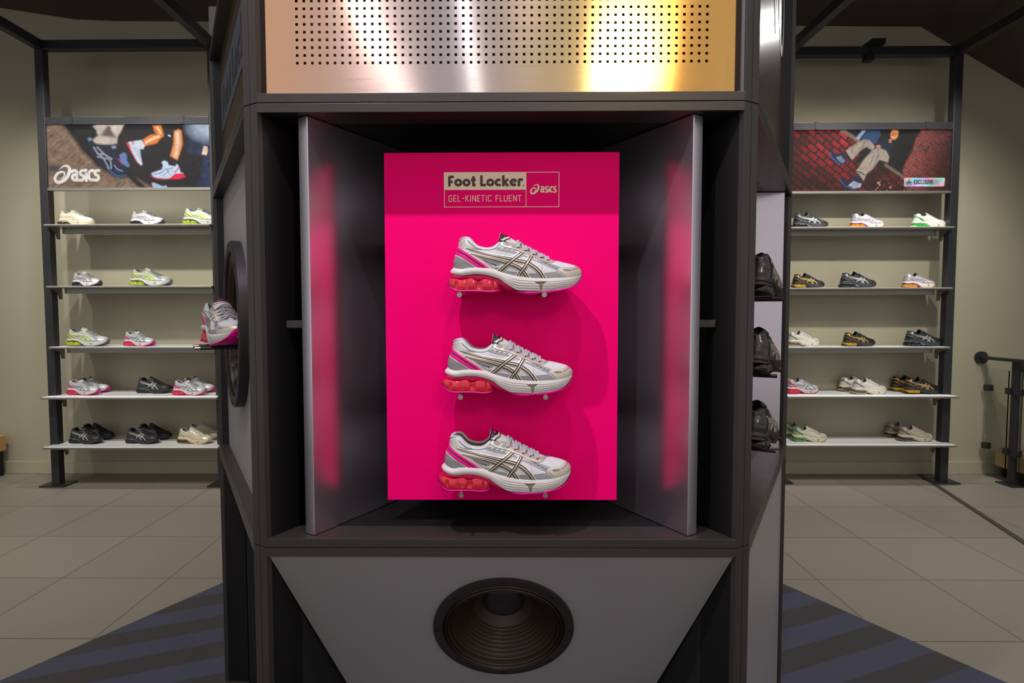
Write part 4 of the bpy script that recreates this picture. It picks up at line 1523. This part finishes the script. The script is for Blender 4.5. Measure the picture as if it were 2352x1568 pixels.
    P.C[..., :3] *= (1 - msk * (.55 - 1.1 * d_))[..., None]
    P.ell(2320, 60, 260, 190, (190, 206, 226), 170, op=.75)
    P.poly([(2240, 340), (2290, 345), (2300, 400), (2280, 465), (2210, 455)], (232, 198, 172), 8)
    P.ell(1762, 195, 24, 10, (220, 226, 240), 6, rot=.5)
    Painter.SOFT = 1.0
    # lettering
    cw = (226, 221, 212)
    P.stroke([(112 + x * 250, 846 - y * 246) for x, y in SP], [v_ * 285 for v_ in SPW], cw, 6)
    ls, _ = layout('asics', BRAND, 355, 818, -165, -.83, .02)
    for l in ls:
        P.stroke(curve(l, 4) if len(l) > 2 else l, 40, cw, 6)
    P.C[..., :3] *= (.72 + .5 * fbm(X / 55, Y / 55, 50) + .12 * (fbm(X / 14, Y / 14, 60) - .5))[..., None]
    return P.C

def bricks(X, Y, ang, bw, bh, seed=0):
    c, s = math.cos(ang), math.sin(ang)
    u, v = X * c + Y * s, -X * s + Y * c
    u = u + 14 * (fbm(X / 60, Y / 60, 21) - .5)
    v = v + 14 * (fbm(X / 60, Y / 60, 31) - .5)
    row = np.floor(v / bh)
    uu = u / bw + .5 * (row % 2)
    ci = np.floor(uu)
    fu, fv = uu - ci, v / bh - row
    e = np.minimum(np.minimum(fu, 1 - fu) * bw, np.minimum(fv, 1 - fv) * bh)
    return np.clip((e - 7) / 8, 0, 1), hsh(ci, row, seed)

def poster_right(X, Y):
    Painter.SOFT = 2.0
    P = Painter(X, Y, (20, 18, 20))
    n = fbm(X / 22, Y / 22, 4)
    mk, hv = bricks(X, Y, math.radians(38), 165, 88)
    tone = (.35 + .9 * hv) * (.55 + .7 * n)
    light = np.clip(1.15 - np.hypot(X - 560, (Y - 180) * 1.1) / 850, .22, 1.2)
    col = np.array(lin((176, 30, 34)))[None, None] * (tone * light)[..., None]
    reg = Painter(X, Y, (0, 0, 0))
    reg.poly([(-260, 40), (600, 40), (860, 190), (1000, 420), (820, 620), (1300, 560), (1600, 760), (1700, 950), (-260, 950)], (255, 255, 255), 14)
    m_ = reg.C[..., 0] * mk
    P._apply(m_, col, None, None)
    # pale kerb lines
    P.stroke([(620, 50), (760, 130), (880, 215)], 56, (120, 104, 88), 14)
    P.stroke([(1300, 555), (1460, 660), (1610, 760)], 46, (112, 96, 82), 20)
    # door panel
    P.poly([(830, 170), (930, 60), (980, 60), (880, 190)], (150, 170, 200), 14)
    P.poly([(900, 190), (1020, 60), (1190, 60), (1210, 120), (1130, 250), (960, 190)], (38, 70, 112), 18)
    # brick column at the right
    reg = Painter(X, Y, (0, 0, 0))
    reg.poly([(1830, 60), (2290, 60), (2270, 940), (1640, 940), (1560, 640), (1600, 500), (1700, 330), (1740, 180)], (255, 255, 255), 24)
    mk2, hv2 = bricks(X * 1.0, Y, math.radians(30), 120, 44, 7)
    lum = np.clip(1.0 - (X - 1800 + (Y - 300) * .35) / 560, .18, 1.1)
    col = np.array(lin((172, 44, 44)))[None, None] * ((.5 + .6 * hv2) * (.6 + .6 * n) * lum)[..., None]
    mortar = np.array(lin((122, 84, 76)))[None, None] * (lum * (.5 + .7 * n))[..., None]
    colm = col * mk2[..., None] + mortar * (1 - mk2[..., None])
    P._apply(reg.C[..., 0], colm, None, None)
    P.poly([(1880, 330), (1960, 270), (1940, 360), (1900, 400)], (44, 50, 44), 14, op=.8)
    # stones near the foot
    st = np.clip((fbm(X / 34, Y / 34, 40) - .62) * 8, 0, 1) * np.clip((Y - 740) / 80, 0, 1) * (X > 1150) * (X < 1600)
    P._apply(st, (190, 150, 130), None, None)
    # body
    P.poly([(1150, 240), (1200, 200), (1340, 190), (1420, 230), (1520, 240), (1500, 370), (1360, 420), (1230, 330)], (18, 32, 52), 20)
    P.poly([(1400, 260), (1600, 150), (1740, 100), (1700, 330), (1560, 600), (1340, 560), (1350, 420)], (16, 16, 18), 20)
    P.poly([(1340, 180), (1380, 180), (1372, 235), (1335, 230)], (206, 128, 84), 8)
    P.ell(1412, 115, 56, 78, (206, 122, 66), 10, rot=.15)
    P.poly([(1420, 60), (1475, 60), (1470, 150), (1430, 190)], (232, 146, 70), 12, op=.7)
    P.ell(1392, 112, 12, 6, (60, 30, 24), 6)
    P.ell(1438, 108, 12, 6, (60, 30, 24), 6)
    P.stroke([(1378, 148), (1400, 162), (1428, 152)], 9, (240, 220, 210), 5)
    P.poly([(1140, 285), (1180, 260), (1225, 285), (1200, 305), (1150, 300)], (206, 130, 110), 8)
    # trousers
    tr = (166, 150, 134)
    P.poly([(680, 350), (800, 270), (960, 180), (1050, 200), (1130, 290), (1080, 350), (1000, 290), (900, 360), (780, 490), (740, 440)], tr, 10)
    P.poly([(900, 360), (1000, 300), (1100, 350), (1000, 460), (820, 560)], (14, 13, 14), 14)
    P.poly([(870, 620), (960, 480), (1100, 330), (1190, 300), (1300, 350), (1350, 440), (1335, 520), (1200, 480), (1110, 610), (1010, 690), (970, 790), (900, 690), (840, 650)], tr, 10)
    for a in ([(980, 200), (930, 330)], [(1170, 320), (1190, 400), (1110, 600)], [(860, 260), (790, 300), (780, 380)], [(1110, 420), (1060, 560)]):
        P.stroke(a, 16, (112, 98, 86), 14, op=.8)
    P.stroke([(680, 355), (740, 440), (775, 490)], 18, (24, 20, 20), 6)
    P.stroke([(840, 650), (920, 660), (980, 700)], 16, (28, 24, 22), 6)
    # shoes
    P.poly([(440, 350), (480, 335), (520, 380), (660, 380), (700, 440), (700, 540), (640, 550), (540, 520), (460, 440)], (20, 34, 70), 10)
    P.poly([(540, 440), (620, 420), (680, 500), (640, 530), (580, 490)], (128, 134, 160), 10)
    P.stroke([(450, 370), (480, 450), (600, 545)], 16, (60, 90, 150), 8)
    P.poly([(600, 750), (640, 740), (720, 790), (820, 760), (850, 700), (940, 760), (950, 830), (900, 890), (800, 910), (680, 880), (620, 810)], (22, 32, 60), 10)
    P.poly([(740, 850), (820, 790), (940, 830), (920, 885), (820, 895)], (176, 178, 190), 8)
    P.stroke([(610, 770), (690, 860), (820, 905), (930, 880)], 14, (60, 90, 150), 8)
    for q in range(4):
        P.stroke([(770 + q * 34, 880), (830 + q * 26, 810)], 7, (50, 52, 72), 5)
    Painter.SOFT = 1.0
    # badge
    bx = [(1600, 745), (2190, 745), (2205, 760), (2200, 860), (2185, 872), (1600, 872), (1585, 858), (1585, 760)]
    rainbow = np.stack([.72 + .2 * np.sin(X / 60 + Y / 30), .72 + .14 * np.sin(X / 70 + 2 - Y / 40), .80 + .16 * np.sin(X / 80 + 4)], -1) ** 2.0
    rg = Painter(X, Y, (0, 0, 0))
    rg.poly(bx, (255, 255, 255), 5)
    P._apply(rg.C[..., 0], rainbow, None, None)
    dk = (36, 36, 42)
    P.ell(1665, 776, 11, 9, dk, 4)
    P.poly([(1622, 818), (1665, 790), (1708, 818), (1690, 826), (1665, 812), (1640, 826)], dk, 4)
    P.stroke([(1632, 842), (1665, 830), (1700, 842)], 9, dk, 4)
    ls, _ = layout('EXCLUSIVE', THIN, 1738, 836, -58, -.80, .16)
    for l in ls:
        P.stroke(l, 13, dk, 4)
    P.C[..., :3] *= (.72 + .5 * fbm(X / 55, Y / 55, 50) + .12 * (fbm(X / 14, Y / 14, 60) - .5))[..., None]
    return P.C

def shelf_unit(side, D):
    nm = 'left' if side < 0 else 'right'
    yf = D['y']
    root = empty('shelf_unit', (D['cx'], yf, 0), D['label'], 'shelving unit')
    x_out, x_in = D['xo'], D['xi']
    pw = .062
    for x, full in ((x_out, True), (x_in, True)):
        MB().box(x - pw / 2, x + pw / 2, yf, yf + pw, .012, D['beam'][0]).build('post', M_post, root, bevel=.003)
        MB().box(x - .10, x + .10, yf - .045, yf + pw + .045, 0, .012).build('foot_plate', M_post, root, bevel=.002)
    xa, xb = min(x_out, x_in) - pw / 2, max(x_out, x_in) + pw / 2
    xi0, xi1 = xa + pw, xb - pw
    MB().box(xa, xb, yf, yf + pw, *D['beam']).build('top_beam', M_post, root, bevel=.003)
    for x in (x_out, x_in):
        MB().box(x - pw / 2, x + pw / 2, yf - 2.4, yf, *D['beam']).build('ceiling_beam', M_post, root, bevel=.003)
    b0, b1 = D['bar']
    MB().box(xi0, xi1, yf, yf + .05, b0, b1).build('sign_bar', M_post, root, bevel=.002)
    for xx in (xi0 + .2, xi1 - .2):
        MB().box(xx - .012, xx + .012, yf - .004, yf + .02, b0 + .004, b1 + .004).build('clip', M_post, root)
    MB().box(xi0, xi1, yf, yf + .03, D['rail'][0], D['rail'][1]).build('sign_rail', M_shelf_edge, root, bevel=.002)
    # poster
    p0, p1 = D['rail'][1], b0
    nx, nz = 420, 165
    gx, gz = np.meshgrid(np.linspace(0, 1, nx), np.linspace(0, 1, nz), indexing='ij')
    PX = np.stack([xi0 + (xi1 - xi0) * gx, np.full(gx.shape, yf + .012), p1 + (p0 - p1) * gz], -1)
    cc = D['paint'](D['px'][0] + gx * (D['px'][1] - D['px'][0]), D['py'][0] + gz * (D['py'][1] - D['py'][0]))
    me = grid_mesh('sign_print', PX, False, cc, M_poster, flip=True)
    o = bpy.data.objects.new('sign_print', me)
    COL.objects.link(o)
    put(o, root)
    MB().box(xi0, xi1, yf + .016, yf + .045, p0, p1).build('sign_box', M_black, root)
    # shelves
    for z in D['top']:
        x0, x1 = xa + .052, xb - .052
        MB().box(x0, x1, yf - .045, WY - .035, z - .014, z - .002).build('shelf', M_shelf_edge, root, bevel=.002)
        MB().box(x0 + .004, x1 - .004, yf - .041, WY - .037, z - .002, z).build('shelf_surface', M_shelf_top, root)
        MB().box(x0 + .05, x1 - .05, yf + .08, yf + .115, z - .055, z - .014).build('shelf_brace', M_shelf_edge, root, bevel=.002)
        for x in (x_out, x_in):
            s2 = 1 if x < (x_out + x_in) / 2 else -1
            xx = x + s2 * (pw / 2 + .002)
            mb = MB()
            mb.extrude([(xx, yf - .02, z - .014), (xx, yf + .10, z - .014), (xx, yf + .10, z - .10), (xx, yf + .07, z - .10), (xx, yf + .055, z - .05)], (s2 * .006, 0, 0))
            mb.build('bracket', M_shelf_edge, root)
    for z in D['low']:
        x0, x1 = D['lx']
        MB().box(x0, x1, yf - .10, WY - .035, z - .016, z - .002).build('shelf', M_shelf_edge, root, bevel=.002)
        MB().box(x0 + .004, x1 - .004, yf - .096, WY - .037, z - .002, z).build('shelf_surface', M_shelf_top, root)
        for x in (x_out, x_in):
            s2 = 1 if x < (x_out + x_in) / 2 else -1
            xx = x + s2 * (pw / 2 + .002)
            mb = MB()
            mb.extrude([(xx, yf - .04, z - .016), (xx, yf + .10, z - .016), (xx, yf + .10, z - .10), (xx, yf + .07, z - .10), (xx, yf + .055, z - .05)], (s2 * .006, 0, 0))
            mb.build('bracket', M_shelf_edge, root)
    return root

UL = dict(y=4.50, cx=-2.87, xo=-3.548, xi=-2.222, beam=(3.383, 3.452), bar=(2.814, 2.872), rail=(2.314, 2.336), top=(2.050, 1.5775, 1.106), low=(.720, .331), lx=(-3.562, -2.20),
          label='black shelving unit against the left wall with a trainers sign above five shoe shelves', paint=poster_left, px=(30, 2330), py=(45, 912))
shelf_unit(-1, UL)
UR = dict(y=4.60, cx=2.87, xo=3.528, xi=2.21, beam=(3.347, 3.414), bar=(2.779, 2.836), rail=(2.290, 2.310), top=(2.027, 1.556, 1.092), low=(.711, .327), lx=(2.22, 3.545),
          label='black shelving unit against the right wall with a red brick sign above five shoe shelves', paint=poster_right, px=(-170, 2285), py=(52, 938))
ur = shelf_unit(1, UR)
# small clamp on the right top beam
cl = MB().box(2.83, 2.93, 4.56, 4.68, 3.414, 3.455)
cl.box(2.79, 2.85, 4.56, 4.62, 3.295, 3.347)
cl.box(2.832, 2.848, 4.5905, 4.5995, 3.30, 3.44)
o = cl.build('beam_clamp', M_black)
tag(o, 'small black clamp gripping the top beam of the right shelving unit', 'clamp')

# shoes on the shelves: (palette, x, dy, yaw, scale, label)
GL, GR = 'shoes on the left shelving unit', 'shoes on the right shelving unit'
def shelf_shoes(D, z, rows, group, y0):
    for key, x, dy, yw, sc, lab in rows:
        place_shoe(key, (x, y0 + dy, z + .0003), math.radians(yw), lab, group, sc)
yl = 4.56
TL = UL['top']
shelf_shoes(UL, TL[0], [
    ('cream', -3.342, 0, -4, 1.0, 'cream running shoe with dark heel pods at the left end of the top left shelf'),
    ('silver_black', -2.781, 0, -6, .96, 'pale silver running shoe with black heel pods in the middle of the top left shelf'),
    ('lime', -2.34, 0, 4, 1.10, 'silver running shoe with lime heel pods on the top left shelf beside the tower')], GL, yl)
shelf_shoes(UL, TL[1], [
    ('silver_black', -3.274, 0, -14, .93, 'pale silver running shoe with black toe and heel on the second left shelf'),
    ('lime', -2.766, 0, 2, 1.14, 'silver running shoe with lime heel pods on the second left shelf')], GL, yl)
shelf_shoes(UL, TL[2], [
    ('lime', -3.285, 0, 2, 1.16, 'silver running shoe with lime heel pods on the third left shelf'),
    ('silver_pink_small', -2.875, 0, -12, .97, 'silver running shoe with pink heel and toe on the third left shelf')], GL, yl)
z = UL['low'][0]
shelf_shoes(UL, z, [
    ('silver_pink_small', -3.335, 0, -8, .98, "silver and pink shoe, front of the pair at the fourth left shelf's outer end"),
    ('silver_pink_small', -3.36, .15, -8, .98, "silver and pink shoe, back of the pair at the fourth left shelf's outer end"),
    ('black_silver', -2.828, .10, -4, 1.03, 'single black running shoe in the middle of the fourth left shelf'),
    ('silver_pink_small', -2.475, -.02, -4, .97, 'silver and pink shoe, front of the pair beside the tower, fourth left shelf'),
    ('silver_pink_small', -2.49, .14, -8, 1.0, 'silver and pink shoe, back of the pair beside the tower, fourth left shelf')], GL, yl)
z = UL['low'][1]
shelf_shoes(UL, z, [
    ('black_silver', -3.33, 0, -8, 1.0, "black shoe, front of the pair at the bottom left shelf's outer end"),
    ('black_silver', -3.34, .15, -8, 1.02, "black shoe, back of the pair at the bottom left shelf's outer end"),
    ('black_silver', -2.875, 0, -6, .98, 'black shoe, front of the pair in the middle of the bottom left shelf'),
    ('black_silver', -2.87, .15, -6, 1.02, 'black shoe, back of the pair in the middle of the bottom left shelf'),
    ('beige', -2.45, -.01, -4, 1.0, 'beige shoe with pale toe, front of the pair on the bottom left shelf'),
    ('beige', -2.46, .15, -8, 1.04, 'beige shoe, back of the pair on the bottom left shelf')], GL, yl)
yr = 4.66
TR = UR['top']
shelf_shoes(UR, TR[0], [
    ('black_green', 2.443, 0, 2, 1.0, 'black running shoe with silver stripes on the top right shelf beside the tower'),
    ('lilac', 2.89, 0, 2, .95, 'pale lilac running shoe with amber heel pods in the middle of the top right shelf'),
    ('white_green', 3.377, 0, 2, .95, 'white running shoe with clear green heel pods on the top right shelf')], GR, yr)
shelf_shoes(UR, TR[1], [
    ('black_gold', 2.438, 0, 4, .93, 'black and gold running shoe on the second right shelf beside the tower'),
    ('black_green', 2.832, 0, 2, 1.02, 'black running shoe with silver stripes in the middle of the second right shelf'),
    ('lilac', 3.315, 0, 4, .93, 'pale lilac running shoe with amber heel pods on the second right shelf')], GR, yr)
shelf_shoes(UR, TR[2], [
    ('white', 2.409, 0, 4, .98, 'white running shoe on the third right shelf beside the tower'),
    ('black_gold', 2.854, 0, 4, .93, 'black and gold running shoe in the middle of the third right shelf'),
    ('black_green', 3.364, 0, 4, 1.05, 'black running shoe with silver stripes at the right end of the third right shelf')], GR, yr)
shelf_shoes(UR, UR['low'][0], [
    ('silver_pink_small', 2.42, .02, 4, .98, 'silver and pink running shoe on the fourth right shelf beside the tower'),
    ('white', 2.935, -.02, 4, 1.0, 'cream white shoe, front of the pair on the fourth right shelf'),
    ('white', 2.925, .14, 4, 1.0, 'cream white shoe, back of the pair on the fourth right shelf'),
    ('black_gold', 3.37, 0, 2, 1.04, 'black and gold shoe, front of the pair on the fourth right shelf'),
    ('black_gold', 3.365, .15, 2, 1.02, 'black and gold shoe, back of the pair on the fourth right shelf')], GR, yr)
shelf_shoes(UR, UR['low'][1], [
    ('cream_green', 2.475, -.01, -3, .97, 'cream shoe with green heel pods, front of the pair on the bottom right shelf'),
    ('cream_green', 2.465, .14, -3, .97, 'cream shoe with green heel pods, back of the pair on the bottom right shelf'),
    ('taupe', 3.33, 0, 0, .97, 'taupe shoe with white toe, front of the pair on the bottom right shelf'),
    ('taupe', 3.325, .15, 4, .97, 'taupe shoe, back of the pair on the bottom right shelf')], GR, yr)

# ==================================================================== RAILING, STEPS
rl = empty('railing', (4.05, 4.6, 0), 'black metal railing with clear glass panels in front of the stairs', 'railing')
MB().tube((3.99, WY, .985), (3.99, WY - .02, .985), .052, 32).build('wall_flange', M_blacksteel, rl, smooth=True)
MB().box(3.965, 4.015, 2.9, WY - .02, .975, 1.0).build('handrail', M_blacksteel, rl, bevel=.004)
MB().box(4.03 - .03, 4.03 + .03, 4.52, 4.57, .01, .975).build('post', M_blacksteel, rl, bevel=.003)
MB().box(3.95, 4.11, 4.47, 4.62, 0, .01).build('foot_plate', M_blacksteel, rl, bevel=.002)
MB().box(4.005, 4.015, 4.60, 4.80, .12, .90).build('glass_panel', M_glass, rl)
MB().box(4.005, 4.015, 3.4, 4.49, .12, .90).build('glass_panel', M_glass, rl)
for zz in (.26, .74):
    for yy in (4.585, 4.505, 4.79):
        MB().box(3.985, 4.04, yy - .022, yy + .022, zz - .025, zz + .025).build('glass_clamp', M_blacksteel, rl, bevel=.002)
st = empty('stair_step', (4.7, 4.6, 0), 'low pale wooden step on a black base behind the glass railing', 'step')
MB().box(4.10, 5.6, 4.1, 4.80, .09, .205).build('tread', M_wood, st, bevel=.004)
MB().box(4.16, 5.6, 4.16, 4.80, .0, .09).build('plinth', M_black, st)
bn = empty('bench', (-4.6, 4.6, 0), 'wooden bench top on a black base at the left edge against the wall', 'bench')
MB().box(-5.6, -4.19, 4.50, 4.80, .215, .345).build('bench_top', M_wood, bn, bevel=.004)
MB().box(-5.6, -4.22, 4.53, 4.80, 0, .215).build('plinth', M_black, bn)

# ceiling spotlight at the upper right and luminaires over the shop floor
def fixture(x, y, z, tgt, label, power, col):
    r = empty('ceiling_spotlight', (x, y, z), label, 'spotlight', 'ceiling spotlights')
    d = (Vector(tgt) - Vector((x, y, z))).normalized()
    c = Vector((x, y, z))
    MB().lathe([(.001, -.10), (.040, -.10), (.045, -.09), (.045, .02), (.038, .024), (.036, .0)], c, d, 32).build('lamp_housing', M_black, r, smooth=True)
    m = mat('lit_lens', (255, 255, 255), .5)
    m.node_tree.nodes['Principled BSDF'].inputs['Emission Color'].default_value = (1, .97, .94, 1)
    m.node_tree.nodes['Principled BSDF'].inputs['Emission Strength'].default_value = 14
    MB().lathe([(.0362, .004), (.001, .004)], c, d, 32).build('lens', m, r)
    MB().tube(c - d * .05, (x - d.x * .05, y - d.y * .05, 3.68), .008, 10).build('stem', M_black, r)
fixture(2.885, 4.06, 3.585, (1.5, 1.5, .6), 'black ceiling spotlight shining above the right shelving unit', 0, None)
spot('ceiling_spot', (2.87, 4.02, 3.53), (1.5, 1.5, .6), 30, 90, (1, .97, .95), .8, .04)

ml = mat('lit_tube', (255, 255, 255), .5)
ml.node_tree.nodes['Principled BSDF'].inputs['Emission Color'].default_value = (1, .98, .96, 1)
ml.node_tree.nodes['Principled BSDF'].inputs['Emission Strength'].default_value = 10
def luminaire(p0, p1, w_, label):
    p0, p1 = Vector(p0), Vector(p1)
    r = empty('ceiling_light', tuple((p0 + p1) / 2), label, 'ceiling light')
    d = (p1 - p0).normalized()
    n = d.cross(Vector((0, 0, 1))).normalized() * (w_ / 2)
    MB().extrude([p0 - n, p1 - n, p1 + n, p0 + n], (0, 0, .05)).build('lamp_housing', M_black, r)
    MB().extrude([p0 - n * .8 - Vector((0, 0, .003)), p1 - n * .8 - Vector((0, 0, .003)), p1 + n * .8 - Vector((0, 0, .003)), p0 + n * .8 - Vector((0, 0, .003))], (0, 0, .004)).build('diffuser', ml, r)
luminaire((-.98, -1.2, 3.5), (-.96, -4.6, 3.5), .07, 'wide linear ceiling light over the shop floor facing the tower')
luminaire((-.27, -1.2, 3.5), (-.24, -4.6, 3.5), .035, 'narrow linear ceiling light over the shop floor facing the tower')
